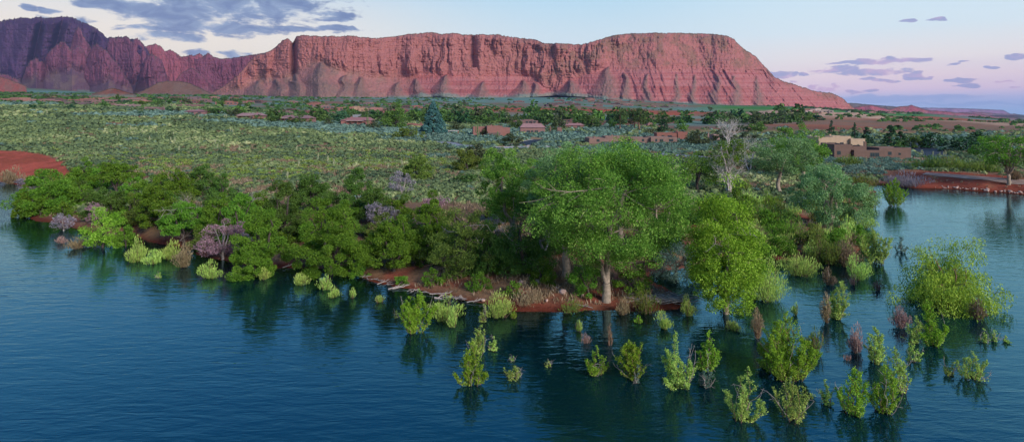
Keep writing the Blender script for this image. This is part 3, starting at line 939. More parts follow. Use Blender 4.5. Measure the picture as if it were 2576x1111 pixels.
    ad.inputs['Factor'].default_value = 0.01
    nt.links.new(sky, ad.inputs[6])
    nt.links.new(ns.outputs[0], ad.inputs[7])
    nt.links.new(ad.outputs[2], bg.inputs[0])
    nt.links.new(bg.outputs[0], out.inputs[0])
    w.cycles.sampling_method = 'MANUAL'
    w.cycles.sample_map_resolution = 1024


SUN_EL, SUN_AZ = R(26), R(140)      # the last rosy glow, from the right and behind the camera


def build_light():
    l = bpy.data.lights.new('evening_glow', 'SUN')  # sun lamp added for the eastern sky glow, the sun itself has set
    l.energy = 3.9
    l.angle = R(22)
    l.color = (1.0, 0.90, 0.85)
    o = bpy.data.objects.new('evening_glow', l)
    C.objects.link(o)
    # direction towards the light: azimuth clockwise from +Y
    from mathutils import Vector
    d = Vector((math.sin(SUN_AZ) * math.cos(SUN_EL), math.cos(SUN_AZ) * math.cos(SUN_EL), math.sin(SUN_EL)))
    o.rotation_euler = d.to_track_quat('Z', 'Y').to_euler()
    o.location = (60, -40, 80)


def build_haze():
    mb = MB()
    box(mb, -16000, 16000, -700, 16000, -12, 1400)
    m, nt, out = mat('evening air')
    v = N(nt, 'ShaderNodeVolumePrincipled')
    v.inputs['Color'].default_value = (0.46, 0.56, 0.92, 1)
    v.inputs['Density'].default_value = 3.1e-5
    v.inputs['Anisotropy'].default_value = 0.2
    nt.links.new(v.outputs[0], out.inputs['Volume'])
    link('haze', mb.mesh('haze', m), label='thin blue evening haze over the whole valley', cat='haze', kind='stuff')


def build_camera():
    cd = bpy.data.cameras.new('camera')
    cd.sensor_width = 36
    cd.sensor_fit = 'HORIZONTAL'
    cd.lens = 36 * F / 2576
    cd.shift_y = -(555.5 - HV) / 2576
    cd.clip_start = 0.5
    cd.clip_end = 60000
    o = bpy.data.objects.new('camera', cd)
    C.objects.link(o)
    o.location = (0, 0, H)
    o.rotation_euler = (R(90), 0, 0)
    s = bpy.context.scene
    s.camera = o
    s.view_settings.view_transform = 'Standard'
    s.view_settings.look = 'None'
    s.view_settings.exposure = 0.24
    s.view_settings.gamma = 1
    s.cycles.max_bounces = 6
    s.cycles.diffuse_bounces = 2
    s.cycles.glossy_bounces = 2
    s.cycles.transmission_bounces = 3
    s.cycles.transparent_max_bounces = 6
    s.cycles.volume_bounces = 0
    s.cycles.caustics_reflective = False
    s.cycles.caustics_refractive = False
    s.cycles.use_adaptive_sampling = True
    s.cycles.adaptive_threshold = 0.02
    s.cycles.use_denoising = True
# ---------------------------------------------------------------- plant builders
def leafcount(area, ls, cover):
    return int(max(60, area / (ls * ls * 0.36) * cover))


def crown_points(g, n, W, z0, z1, shape, lump=0.28, seed=0, core=0.55):
    d = norm(g.normal(size=(n, 3)))
    if shape == 'dome':
        d[:, 2] = np.abs(d[:, 2])
    rad = 1 - (1 - core) * g.random(n) ** 1.6
    lm = 1 + lump * fbm(d[:, 0] * 1.9 + seed, d[:, 1] * 1.9, d[:, 2] * 1.9, seed, 2)
    zc, hz = (z0 + z1) / 2, (z1 - z0) / 2
    p = d * (rad * lm)[:, None]
    if shape == 'cone':
        t = g.random(n) ** 1.35
        a = g.random(n) * 2 * math.pi
        rr = (1 - t) ** 0.85 * (0.55 + 0.45 * g.random(n)) * (1 + 0.15 * np.sin(a * 5 + t * 30)) * 0.98 + 0.02
        return np.stack([np.cos(a) * rr * W / 2, np.sin(a) * rr * W / 2, z0 + (z1 - z0) * t], 1)
    if shape == 'dome':
        z = np.clip(p[:, 2], 0, 1.1)
        k = 0.84 + 0.20 * np.sin(np.clip(z * 1.6, 0, 1) * math.pi)
        return np.stack([p[:, 0] * k * W / 2, p[:, 1] * k * W / 2 * 0.9, z0 + z * (z1 - z0)], 1)
    if shape == 'vase':
        k = 0.55 + 0.45 * (p[:, 2] * 0.5 + 0.5)
        p[:, 0] *= k * 1.15
        p[:, 1] *= k * 1.15
    return np.stack([p[:, 0] * W / 2, p[:, 1] * W / 2 * 0.9, zc + p[:, 2] * hz], 1)


def make_tree(W, Ht, seed, leaf, bark, ls=0.2, z0=0.25, shape='round', nclump=60, cover=2.4, trunk_r=None, fork=0.25, droop=0.0, aspect=0.62,
              limbs=14, forks=2, lump=0.28, bare=0, lean=(0, 0), core=0.5, crc=None, twist=0.12, top=1.0, trunk_mi=None):
    """returns (wood mesh, crown mesh); base at the origin"""
    g = np.random.default_rng(seed)
    zb, zt_ = Ht * z0, Ht * top
    P = crown_points(g, nclump, W * 0.97, zb, zt_ * 0.97, shape, lump, seed % 50, core)
    P[:, 0] += lean[0] * W * (P[:, 2] / Ht)
    P[:, 1] += lean[1] * W * (P[:, 2] / Ht)
    rc = crc or (0.55 * (W * W * (zt_ - zb)) ** (1 / 3) / nclump ** 0.40)
    nl = leafcount(W * (zt_ - zb) * 0.8, ls, cover)
    per = max(6, nl // nclump)
    cl = MB()
    for i in range(nclump):
        r = rc * (0.65 + 0.6 * g.random())
        if shape == 'cone':
            r *= 0.45 + 0.75 * (1 - (P[i, 2] - zb) / (zt_ - zb + 1e-6))
        d = norm(g.normal(size=(per, 3)))
        q = d * (r * (0.55 + 0.55 * g.random(per)))[:, None]
        q[:, 2] *= 0.72
        if droop:
            q[:, 2] -= droop * r * g.random(per) * 1.6
        ax = d * 0.6 + g.normal(size=(per, 3)) * 0.7
        if droop:
            ax = ax * 0.5 + np.array([0, 0, -1.3 * droop])
        tone = np.clip(0.25 + 0.35 * g.random() + 0.5 * (g.random(per) - 0.5) + 0.5 * (g.random(per) > 0.88), 0, 1)
        leaves(cl, P[i] + q, ax, ls * (0.8 + 0.5 * g.random(per)) / (aspect ** 0.5), ls * aspect ** 0.5, g, tone)
    wd = MB()
    tr = trunk_r or max(0.10, 0.020 * Ht + 0.012 * W)
    hf = Ht * fork
    roots = []
    base = np.array([0, 0, -0.6])
    top_ = np.array([lean[0] * W * fork, lean[1] * W * fork, hf])
    c0 = curve(base, top_, g, 0.05, 6)
    tube(wd, c0, np.linspace(tr * 1.25, tr * 0.85, 6), 8)
    order = np.argsort(P[:, 2])
    arms = []
    cent = np.array([lean[0] * W * 0.6, lean[1] * W * 0.6, zb + (zt_ - zb) * 0.55])
    for k in range(forks):
        a = 2 * math.pi * (k + 0.3 * g.random()) / forks
        e = cent + np.array([math.cos(a) * W * 0.17, math.sin(a) * W * 0.17, (zt_ - zb) * (0.1 + 0.15 * g.random())])
        c = curve(top_, e, g, twist, 8)
        tube(wd, c, np.linspace(tr * 0.72, tr * 0.22, 8), 6)
        arms.append(c)
    arms.append(c0[3:])
    nodes = np.concatenate(arms)
    pick = g.permutation(nclump)[:limbs]
    for i in pick:
        t = P[i]
        cand = nodes[nodes[:, 2] < t[2] + 0.1 * Ht]
        cand = cand if len(cand) else nodes
        s = cand[np.argmin(np.linalg.norm(cand - t, axis=1) + 0.5 * g.random(len(cand)))]
        c = curve(s, t, g, 0.10, 6, 0.05)
        tube(wd, c, np.linspace(tr * 0.22, tr * 0.05, 6), 4)
        for j in range(2):
            e = t + g.normal(size=3) * rc * 0.8
            tube(wd, curve(c[3], e, g, 0.1, 4), np.linspace(tr * 0.12, tr * 0.03, 4), 3)
    for i in range(bare):
        a = g.random() * 2 * math.pi
        s = nodes[g.integers(len(nodes))]
        e = s + np.array([math.cos(a), math.sin(a) * 0.8, 0.12 * g.normal()]) * W * (0.25 + 0.25 * g.random())
        c = curve(s, e, g, 0.1, 6, 0.03)
        tube(wd, c, np.linspace(tr * 0.10, 0.012, 6), 3, 0.5, 1)
        for j in range(4):
            k = g.integers(2, 6)
            tube(wd, curve(c[k], c[k] + g.normal(size=3) * W * 0.07, g, 0.1, 4), np.linspace(0.03, 0.01, 4), 3, 0.5, 1)
    mats = [G[bark], G['deadwood']]
    return wd.mesh('wood', mats, smooth=True), cl.mesh('crown', G[leaf])


def make_dead(W, Ht, seed, r0=0.13, levels=4, spread=0.55, fan=4):
    g = np.random.default_rng(seed)
    mb = MB()

    def grow(p, d, L, r, lev):
        e = p + d * L
        c = curve(p, e, g, 0.07, 5)
        tube(mb, c, np.linspace(r, r * 0.5, 5), 5 if lev == levels else 3)
        if lev == 0:
            return
        for k in range(fan if lev > 1 else 3):
            s = c[g.integers(2, 5)] if k else c[-1]
            nd = norm(d + g.normal(size=3) * spread + np.array([0, 0, 0.12]))
            grow(s, nd, L * (0.55 + 0.25 * g.random()), r * 0.5, lev - 1)
    for k in range(3):
        a = 2.1 * k + g.random()
        grow(np.array([0, 0, -0.3 * (k == 0)]) + np.array([0.1 * math.cos(a), 0.1 * math.sin(a), 0]), norm(np.array([math.cos(a) * 0.35, math.sin(a) * 0.35, 1.0])), Ht * 0.36, r0, levels)
    me = mb.mesh('bare_branches', [G['deadwhite' if seed < 763 else 'deadwood']], smooth=True)
    co = np.empty(len(me.vertices) * 3, np.float32)
    me.vertices.foreach_get('co', co)
    co = co.reshape(-1, 3)
    s = max(1e-3, np.ptp(co[:, 0]))
    co[:, 0] *= W / s
    co[:, 1] *= W / s * 0.9
    co[:, 2] *= Ht / co[:, 2].max()
    me.vertices.foreach_set('co', co.ravel())
    return me


def make_sapling(W, Ht, seed, leaf='lime', ls=0.17, stems=9, cover=1.5, taper=0.75, bark='bark_red', spread=0.30):
    """young many-stemmed tree standing in the flood: airy upright shoots, leaves down to the water"""
    g = np.random.default_rng(seed)
    wd, cl = MB(), MB()
    nl = leafcount(W * Ht * 0.62, ls, cover * 1.9)
    per = nl // stems
    for k in range(stems):
        a = 2 * math.pi * k / stems + g.random()
        q = g.random() ** 0.6 if k else 0.0
        r = q * W / 2 * 0.85
        hh = Ht * (1 - taper * q ** 1.3) * (0.86 + 0.2 * g.random())
        if k == 0:
            hh = Ht
        b = np.array([math.cos(a) * r * spread, math.sin(a) * r * spread, -0.4])
        e = np.array([math.cos(a) * r, math.sin(a) * r * 0.85, hh])
        c = curve(b, e, g, 0.06, 9)
        rr = 0.018 + 0.006 * Ht
        tube(wd, c, np.linspace(rr, rr * 0.3, 9), 4)
        # side shoots carry the leaves
        ns = max(6, int(hh * 5.2))
        each = max(3, per // ns)
        for j in range(ns):
            t = 0.10 + 0.90 * (j + g.random()) / ns
            i = min(7, int(t * 8))
            p = c[i] + (c[i + 1] - c[i]) * (t * 8 - i)
            al = g.random() * 2 * math.pi
            L = (0.20 + 0.80 * (1 - t)) * W * 0.30 * (0.5 + 0.9 * g.random()) + 0.10
            d = norm(np.array([math.cos(al), math.sin(al), 0.75 + 0.9 * g.random()]))
            e2 = p + d * L
            if j % 2 == 0:
                tube(wd, np.stack([p, p + d * L * 0.5 + g.normal(size=3) * 0.03, e2]), [rr * 0.4, rr * 0.3, rr * 0.15], 3)
            s = g.random(each)[:, None]
            q3 = p + (e2 - p) * s + g.normal(size=(each, 3)) * 0.055 * (0.6 + Ht * 0.12)
            q3[:, 2] = np.maximum(q3[:, 2], 0.03 + 0.12 * g.random(each))
            tone = np.clip(0.3 + 0.3 * g.random() + 0.5 * (g.random(each) - 0.5) + 0.45 * (q3[:, 2] < 0.22 * Ht) * (g.random(each) < 0.5), 0, 1)
            leaves(cl, q3, g.normal(size=(each, 3)), ls * (0.8 + 0.6 * g.random(each)), ls * 0.8, g, tone)
    for k in range(3):                                              # a few leafless pale shoots
        a = g.random() * 6.283
        e = np.array([math.cos(a) * W * 0.42, math.sin(a) * W * 0.35, Ht * (0.35 + 0.5 * g.random())])
        c = curve((0, 0, -0.3), e, g, 0.08, 7)
        tube(wd, c, np.linspace(0.028, 0.008, 7), 3, 0.5, 1)
        for j in range(5):
            i = g.integers(2, 7)
            tube(wd, curve(c[i], c[i] + norm(g.normal(size=3) + [0, 0, .5]) * 0.35, g, 0.1, 4), np.linspace(0.013, 0.005, 4), 3, 0.5, 1)
    return wd.mesh('stem', [G[bark], G['deadwood']], smooth=True), cl.mesh('foliage', G[leaf])


def make_brush(W, Ht, seed, leaf='brush', ls=0.30, cover=1.7, aspect=0.16, lumps=6, flare=0.5, brown=None):
    """seepwillow, reed or broom: close upright sprays in a few rounded heads"""
    g = np.random.default_rng(seed)
    cl, wd = MB(), MB()
    n = int(W * Ht * 0.8 / (ls * ls * aspect * 0.5) * cover)
    n = min(n, 14000)
    heads = []
    for k in range(lumps):
        a, q = g.random() * 6.283, g.random() ** 0.5
        heads.append((math.cos(a) * q * W * 0.30, math.sin(a) * q * W * 0.28, W * (0.18 + 0.12 * g.random()), Ht * (0.62 + 0.38 * g.random()) * (1 - 0.35 * q)))
    heads[0] = (heads[0][0] * 0.3, heads[0][1] * 0.3, W * 0.25, Ht)
    per = n // lumps
    for hx, hy, hr, hh in heads:
        a, q = g.random(per) * 6.283, g.random(per) ** 0.6
        t = g.random(per) ** 0.7
        env = np.sqrt(np.clip(1 - (q * 0.92) ** 2, 0, 1))
        z = hh * t * env
        sp = (1 - flare) + flare * t * 1.2
        x = hx * sp + np.cos(a) * q * hr * sp
        y = hy * sp + np.sin(a) * q * hr * sp
        ax = np.stack([x * 0.35 / (W * 0.4) + 0.14 * g.normal(size=per), y * 0.35 / (W * 0.4) + 0.14 * g.normal(size=per), np.ones(per)], 1)
        tone = np.clip(0.15 + 0.45 * t + 0.2 * g.random() + 0.35 * (g.random(per) - 0.5), 0, 1)
        if brown:
            tone = np.clip(tone - 0.1, 0, 1)
        leaves(cl, np.stack([x, y, z + 0.02], 1), ax, ls * (0.7 + 0.6 * g.random(per)), ls * aspect, g, tone)
        for j in range(5):
            aa, qq = g.random() * 6.283, g.random() * hr
            b = np.array([hx * 0.5, hy * 0.5, -0.3])
            e = np.array([hx + math.cos(aa) * qq, hy + math.sin(aa) * qq, hh * 0.8])
            tube(wd, curve(b, e, g, 0.05, 5), np.linspace(0.025, 0.01, 5), 3)
    return wd.mesh('stem', [G['bark_red' if not brown else 'deadwood']], smooth=True), cl.mesh('foliage', G[leaf])


def dims(u, vb, w, vt):
    x, y, z = at(u, vb)
    s = y / F
    return x, y, z, w * s, (vb - vt) * s


def put_tree(name, label, cat, group, u, vb, w, vt, seed, **kw):
    x, y, z, W, Ht = dims(u, vb, w, vt)
    kw.setdefault('ls', max(0.12, 1.08 * y / 610))
    wood, crown = make_tree(W, Ht, seed, **kw)
    r = link(name, None, loc=(x, y, z), label=label, cat=cat, group=group)
    link('trunk', wood, r)
    link('crown', crown, r)
    return r


def put_sap(label, u, vb, w, vt, seed, name='willow_sapling', cat='sapling', group='young trees standing in the lake', **kw):
    x, y, z, W, Ht = dims(u, vb, w, vt)
    kw.setdefault('ls', max(0.075, 0.72 * y / 610))
    a = 1
    W *= 1.2
    a, b = make_sapling(W, Ht, seed, **kw)
    r = link(name, None, loc=(x, y, z), label=label, cat=cat, group=group)
    q = random.Random(seed)
    r.rotation_euler = (q.uniform(-.1, .1), q.uniform(-.16, .16), 0)
    link('stem', a, r)
    link('foliage', b, r)
    return r


def put_brush(label, u, vb, w, vt, seed, name='seepwillow_shrub', cat='shrub', group='waterside brush', **kw):
    x, y, z, W, Ht = dims(u, vb, w, vt)
    kw.setdefault('ls', max(0.26, 3.0 * y / 610))
    W *= 1.2
    Ht *= 1.1
    a, b = make_brush(W, Ht, seed, **kw)
    r = link(name, None, loc=(x, y, z), label=label, cat=cat, group=group)
    link('stem', a, r)
    link('foliage', b, r)
    return r


def plant_grove():
    M = dict(leaf='mesq', bark='bark_dark', shape='dome', z0=0.06, nclump=84, fork=0.15, forks=3, lump=0.26, cover=4.2, limbs=10, core=0.5, aspect=0.42, droop=0.18)
    gp = 'trees of the shore thicket'
    T = [
        (118, 533, 158, 420, 'broad rounded green tree at the far left tip of the wooded point', dict(nclump=64)),
        (62, 545, 52, 462, 'low green tree drooping over the water at the left tip', dict(z0=0.02, leaf='mesq')),
        (215, 482, 120, 404, 'green dome behind the leftmost waterside tree', {}),
        (292, 490, 125, 403, 'green tree with dark slanting limbs showing under its crown', dict(z0=0.42, forks=4)),
        (207, 520, 66, 454, 'small rounded yellow green tree beside the leftmost big tree', dict(nclump=30)),
        (286, 548, 74, 480, 'dark glossy round bush below the slanting dark limbs', dict(leaf='dark', z0=0.02, nclump=34)),
        (262, 622, 104, 522, 'lime green tree leaning out over the water near the reeds', dict(leaf='lime', z0=0.04, cover=2.0, nclump=40)),
        (316, 620, 50, 560, 'green bush hanging over the water right of the lime tree', dict(z0=0.0, nclump=24)),
        (344, 566, 60, 478, 'olive green narrow tree above the red bank', dict(leaf='olive', z0=0.1, nclump=26)),
        (400, 570, 100, 437, 'tall green rounded tree on the left above the red bank', {}),
        (450, 500, 84, 425, 'bushy green tree behind the one over the red bank', {}),
        (505, 492, 110, 414, 'dark green tree edging the open field', dict(leaf='dark')),
        (560, 500, 60, 440, 'small dark tree at the field edge', dict(leaf='dark', nclump=28)),
        (462, 618, 116, 496, 'green tree with grey dead twigs beneath above the cove', dict(bare=10, z0=0.3)),
        (545, 612, 100, 486, 'green tree behind the pink tamarisk', dict()),
        (610, 620, 116, 478, 'wide green tree with a dark hollow under it', dict()),
        (655, 686, 132, 502, 'bright green drooping tree at the waterline right of the pink tamarisk', dict(leaf='mesq', z0=0.04, nclump=60)),
        (640, 695, 110, 630, 'low green bush spilling into the lake', dict(z0=0.0, nclump=30)),
        (712, 610, 124, 455, 'dark green tree rising behind the waterline trees', dict(leaf='dark')),
        (788, 540, 125, 428, 'large dark green dome against the field', dict(leaf='dark', nclump=56)),
        (832, 690, 184, 490, 'biggest bright green dome on the bank of the middle shore', dict(leaf='mesq', z0=0.06, nclump=80)),
        (900, 545, 110, 428, 'dark green tree right of the large dark dome', dict(leaf='dark')),
        (948, 560, 96, 470, 'dark tree between the big dome and the lilac shrub', dict(leaf='dark')),
        (990, 682, 148, 540, 'green spreading tree on the bank below the lilac shrub', dict(leaf='mesq', z0=0.18, nclump=60)),
        (1005, 570, 90, 482, 'bright green bush top behind the lilac shrub', dict(leaf='mesq', nclump=34)),
        (1075, 640, 124, 470, 'lime green rounded tree in the middle of the thicket', dict(leaf='mesq', nclump=50)),
        (1052, 452, 88, 388, 'olive rounded bush alone at the field edge', dict(leaf='olive', z0=0.04)),
        (1160, 690, 170, 500, 'olive green tree with a thick dark leaning trunk', dict(leaf='olive', z0=0.16, nclump=64, trunk_r=0.42, cover=2.0, bare=6)),
        (1110, 620, 80, 540, 'green leafy bush left of the dark leaning trunk', dict(nclump=30)),
        (1175, 430, 80, 365, 'dusky green bush in the field above the cottonwoods', dict(leaf='olive', z0=0.03, nclump=30)),
        (1230, 690, 120, 540, 'dark olive thicket tree left of the big cottonwood', dict(leaf='dark', cover=2.0)),
        (1318, 690, 176, 505, 'dark shaded tree under the big cottonwood', dict(leaf='dark', nclump=60, cover=2.0, bare=10)),
        (1262, 560, 100, 470, 'shadowy green tree behind the thicket', dict(leaf='dark')),
        (1395, 640, 110, 560, 'dark green bush mass behind the cottonwood trunk', dict(leaf='dark', cover=1.8)),
        (1640, 655, 120, 560, 'dark green bush behind the cottonwood on its right', dict(leaf='dark')),
    ]
    for i, (u, vb, w, vt, lb, kw) in enumerate(T):
        k = dict(M)
        k.update(kw)
        put_tree('mesquite_tree', lb, 'tree', gp, u, vb, w, vt, 500 + i, **k)
    # the understorey that closes the thicket down to the bank
    g = np.random.default_rng(12)
    lo = [(90, 548), (140, 556), (215, 575), (260, 590), (330, 578), (430, 600), (500, 628), (600, 650), (700, 660), (800, 664), (900, 672), (960, 688), (1060, 700), (1180, 712), (1290, 716), (1400, 722)]
    lo_u, lo_v = [a for a, _ in lo], [b for _, b in lo]
    for i in range(62):
        u = 100 + 1290 * (i + 0.5 * g.random()) / 62
        d = (i * 7 % 10) / 10
        v = np.interp(u, lo_u, lo_v) - 8 - 112 * d
        w = 52 + 34 * g.random()
        hh = w * (0.62 + 0.3 * g.random())
        lf = ['mesq', 'dark', 'mesq', 'olive', 'dark'][g.integers(5)]
        put_tree('thicket_bush', 'leafy green bush filling the shore thicket between the taller trees', 'bush', 'understorey bushes of the shore thicket', u, v, w, v - hh, 2000 + i, leaf=lf, bark='bark_dark',
                 shape='dome', z0=0.03, nclump=26, cover=3.2, limbs=4, fork=0.15)
    extra = [(1870 + 300 * g.random(), 500 + 150 * g.random(), 50 + 30 * g.random(), 30 + 16 * g.random()) for _ in range(22)]
    for i, (u, v, w, h_) in enumerate(extra + [(1860, 640, 70, 50), (1905, 600, 70, 46), (1960, 636, 66, 44), (1880, 570, 70, 44), (1950, 560, 80, 40), (2010, 600, 60, 40), (2040, 640, 60, 36), (2110, 640, 60, 40), (2170, 620, 50, 36), (2060, 600, 60, 36),
                                       (1800, 600, 70, 44), (1760, 640, 80, 44), (1740, 560, 80, 44), (1830, 540, 70, 40), (2110, 520, 60, 30), (2140, 500, 70, 32), (2060, 500, 70, 34), (1990, 540, 60, 30), (1700, 600, 90, 40), (1880, 480, 60, 26), (1860, 520, 60, 26)]):
        put_brush('tangled low brush covering the spit between the cottonwoods', u, v, w, v - h_, 2100 + i, name='spit_brush', cat='brush', group='low brush on the spit', leaf=['brush', 'olive', 'mesq', 'brush'][i % 4] if i % 9 else 'reed', lumps=6, cover=1.3)
    for i, (u, v, w, h_, lf) in enumerate([(1800, 560, 90, 62, 'mesq'), (1870, 610, 90, 62, 'olive'), (1930, 580, 90, 60, 'mesq'), (1990, 585, 80, 56, 'dark'), (1965, 640, 84, 50, 'mesq'), (2040, 625, 84, 56, 'olive'), (2100, 632, 80, 54, 'mesq'),
                                             (1770, 640, 84, 60, 'dark'), (1720, 560, 90, 60, 'dark'), (1860, 520, 80, 44, 'mesq'), (2120, 560, 80, 44, 'olive'), (2150, 610, 70, 46, 'mesq'), (1905, 655, 80, 50, 'mesq'), (2060, 530, 80, 40, 'mesq')]):
        put_tree('spit_bush', 'rounded leafy bush in the dense growth right of the great cottonwood', 'bush', 'leafy bushes right of the great cottonwood', u, v, w, v - h_, 2200 + i, leaf=lf, bark='bark_dark',
                 shape='dome', z0=0.03, nclump=30, cover=3.2, limbs=4, fork=0.15, aspect=0.35, droop=0.2)
    for i, (u, v, w, h_, lb) in enumerate([(1085, 714, 56, 42, 'small green bush on the bank above the driftwood'), (1205, 728, 64, 46, 'green bush on the bank behind the fan shaped seepwillow'), (1290, 742, 50, 34, 'low green bush on the bank near the pale boulders'),
                                          (905, 697, 50, 40, 'low green bush at the edge of the red shallows'), (1010, 716, 40, 30, 'tiny green bush in the dry grass above the driftwood')]):
        put_tree('bank_bush', lb, 'bush', 'low bushes on the red bank', u, v, w, v - h_, 2300 + i, leaf='mesq', bark='bark_dark', shape='dome', z0=0.03, nclump=20, cover=2.6, limbs=4, fork=0.15, aspect=0.35, droop=0.2)
    U = [
        (560, 652, 112, 545, 'tamar', 'pink flowering tamarisk overhanging the water', dict(z0=0.06, nclump=44, cover=1.7)),
        (612, 652, 44, 585, 'lilac', 'faded grey pink tamarisk right of the brighter one', dict(z0=0.1, nclump=18, cover=1.4)),
        (240, 566, 50, 505, 'tamar', 'pale pink tamarisk behind the lime tree', dict(z0=0.1, nclump=18, cover=1.4)),
        (160, 580, 60, 532, 'lilac', 'dull pink brush under the leftmost big tree', dict(z0=0.0, nclump=18, cover=1.3)),
        (72, 480, 50, 440, 'lilac', 'dusky pink brush at the edge of the red bank', dict(z0=0.0, nclump=18, cover=1.3)),
        (955, 572, 92, 510, 'lilac', 'silvery lilac shrub standing out of the green thicket', dict(z0=0.2, nclump=34, cover=2.0)),
        (1010, 490, 62, 432, 'lilac', 'dusty mauve bush at the field edge', dict(z0=0.1, nclump=22, cover=1.5)),
        (1092, 540, 62, 484, 'tamar', 'dull mauve tamarisk behind the lime rounded tree', dict(z0=0.2, nclump=20, cover=1.4)),
        (1060, 575, 40, 535, 'tamar', 'small purplish tamarisk in the thicket', dict(z0=0.1, nclump=14, cover=1.3)),
        (1250, 600, 44, 520, 'lilac', 'thin dull mauve tamarisk by the shaded tree', dict(z0=0.2, nclump=14, cover=1.0)),
    ]
    for i, (u, vb, w, vt, lf, lb, kw) in enumerate(U):
        put_tree('tamarisk_shrub', lb, 'shrub', 'pink and lilac tamarisks', u, vb, w, vt, 600 + i, leaf=lf, bark='deadwood', shape='round', fork=0.1, forks=4, aspect=0.4, **kw)
    # cottonwoods
    K = dict(leaf='cotton', bark='bark', shape='round', aspect=0.8)
    gp = 'cottonwood trees'
    put_tree('cottonwood_tree', 'largest tree, a great cottonwood with a forked pale trunk', 'tree', gp, 1524, 758, 372, 356, 701, **{**K, 'z0': 0.25, 'nclump': 320, 'limbs': 22, 'trunk_r': 0.40, 'fork': 0.12, 'forks': 3, 'cover': 4.6, 'lump': 0.46, 'bare': 0, 'lean': (0.04, 0), 'crc': 1.05, 'core': 0.58, 'twist': 0.06})
    put_tree('cottonwood_tree', 'grey green cottonwood crown behind the largest tree on its left', 'tree', gp, 1420, 700, 200, 352, 702, **{**K, 'leaf': 'cotton_grey', 'z0': 0.34, 'nclump': 100, 'limbs': 12, 'cover': 3.6})
    put_tree('cottonwood_tree', 'dense cottonwood at the left of the great one', 'tree', gp, 1292, 640, 196, 374, 703, **{**K, 'z0': 0.30, 'nclump': 110, 'limbs': 14, 'cover': 4.0, 'bare': 0})
    put_tree('cottonwood_tree', 'cottonwood crown peeking over the top of the great one', 'tree', gp, 1560, 620, 170, 350, 704, **{**K, 'leaf': 'cotton_grey', 'z0': 0.4, 'nclump': 70, 'cover': 2.2})
    put_tree('cottonwood_tree', 'dark green cottonwood behind the right side of the great one', 'tree', gp, 1665, 640, 150, 430, 705, **{**K, 'leaf': 'cotton', 'z0': 0.2, 'nclump': 60, 'cover': 2.2})
    put_tree('cottonwood_tree', 'light green cottonwood with two dark trunks standing in the water', 'tree', gp, 1828, 790, 192, 470, 706, **{**K, 'leaf': 'limebig', 'z0': -0.02, 'nclump': 300, 'cover': 4.0, 'crc': 0.66, 'forks': 3, 'fork': 0.10, 'trunk_r': 0.24, 'bare': 6, 'droop': 0.35, 'lump': 0.4, 'core': 0.3})
    put_tree('cottonwood_tree', 'pale willow green tree leaning left over the flooded inlet', 'tree', gp, 2092, 580, 190, 408, 707, **{**K, 'leaf': 'cotton_grey', 'z0': 0.10, 'nclump': 110, 'cover': 3.2, 'lean': (-0.02, 0), 'forks': 4, 'fork': 0.15, 'bare': 3, 'droop': 0.4})
    put_tree('cottonwood_tree', 'pale green cottonwood on one straight trunk by the brown house', 'tree', gp, 1964, 488, 166, 344, 708, **{**K, 'leaf': 'cotton_grey', 'z0': 0.32, 'nclump': 70, 'fork': 0.38, 'trunk_r': 0.34, 'cover': 2.8, 'bare': 3})
    put_tree('cottonwood_tree', 'bright green cottonwood beside the cream house', 'tree', gp, 2022, 452, 120, 318, 709, **{**K, 'leaf': 'cotton', 'z0': 0.1, 'nclump': 60, 'cover': 2.2})
    put_tree('cottonwood_tree', 'green tree left of the cream house roof', 'tree', gp, 1975, 430, 76, 314, 710, **{**K, 'leaf': 'cotton', 'z0': 0.1, 'nclump': 44, 'cover': 2.2})
    put_tree('cottonwood_tree', 'half dead tree with a green crown over bare white limbs', 'tree', gp, 1832, 486, 104, 346, 711, **{**K, 'leaf': 'mesq', 'z0': 0.5, 'nclump': 36, 'fork': 0.35, 'bark': 'deadwood', 'bare': 34, 'forks': 5, 'cover': 1.6, 'top': 0.98})
    put_tree('mesquite_tree', 'dark leafed tree with a crooked near black trunk', 'tree', 'trees of the shore thicket', 1752, 480, 124, 390, 712, **{**M, 'leaf': 'mesq', 'z0': 0.25, 'nclump': 36, 'trunk_r': 0.3, 'cover': 1.6, 'lean': (0.02, 0)})
    put_tree('cottonwood_tree', 'vase shaped tree with bare pale fan limbs on the right bank', 'tree', gp, 2536, 464, 172, 334, 713, **{**K, 'leaf': 'mesq', 'z0': 0.36, 'nclump': 60, 'fork': 0.2, 'forks': 9, 'trunk_r': 0.36, 'cover': 2.2, 'shape': 'round', 'limbs': 50})
    put_tree('willow_tree', 'big feathery yellow green willow alone in the lake on the right', 'tree', None, 2384, 768, 222, 612, 714, leaf='willow', bark='bark_red', shape='dome', z0=-0.04, nclump=330, cover=4.2, droop=0.5, crc=0.8, ls=0.13,
             aspect=0.28, forks=6, fork=0.06, lump=0.75, trunk_r=0.14, core=0.35, limbs=40)
    put_tree('russian_olive', 'silver blue leafed shrub between the two flooded cottonwoods', 'shrub', None, 1700, 700, 132, 596, 715, leaf='silver', bark='bark_dark', shape='dome', z0=0.05, nclump=46, cover=2.0, aspect=0.35, droop=0.2)
    put_tree('tamarisk_shrub', 'feathery green tamarisk left of the great cottonwood trunk', 'shrub', 'green tamarisks', 1478, 745, 104, 664, 716, leaf='mesq', bark='bark_dark', z0=0.02, nclump=34, cover=2.2, aspect=0.3)
    put_tree('tamarisk_shrub', 'feathery green tamarisk right of the great cottonwood trunk', 'shrub', 'green tamarisks', 1592, 742, 110, 668, 717, leaf='mesq', bark='bark_dark', z0=0.02, nclump=34, cover=1.8, aspect=0.3)
    # bare grey skeletons
    gp = 'bare bleached trees'
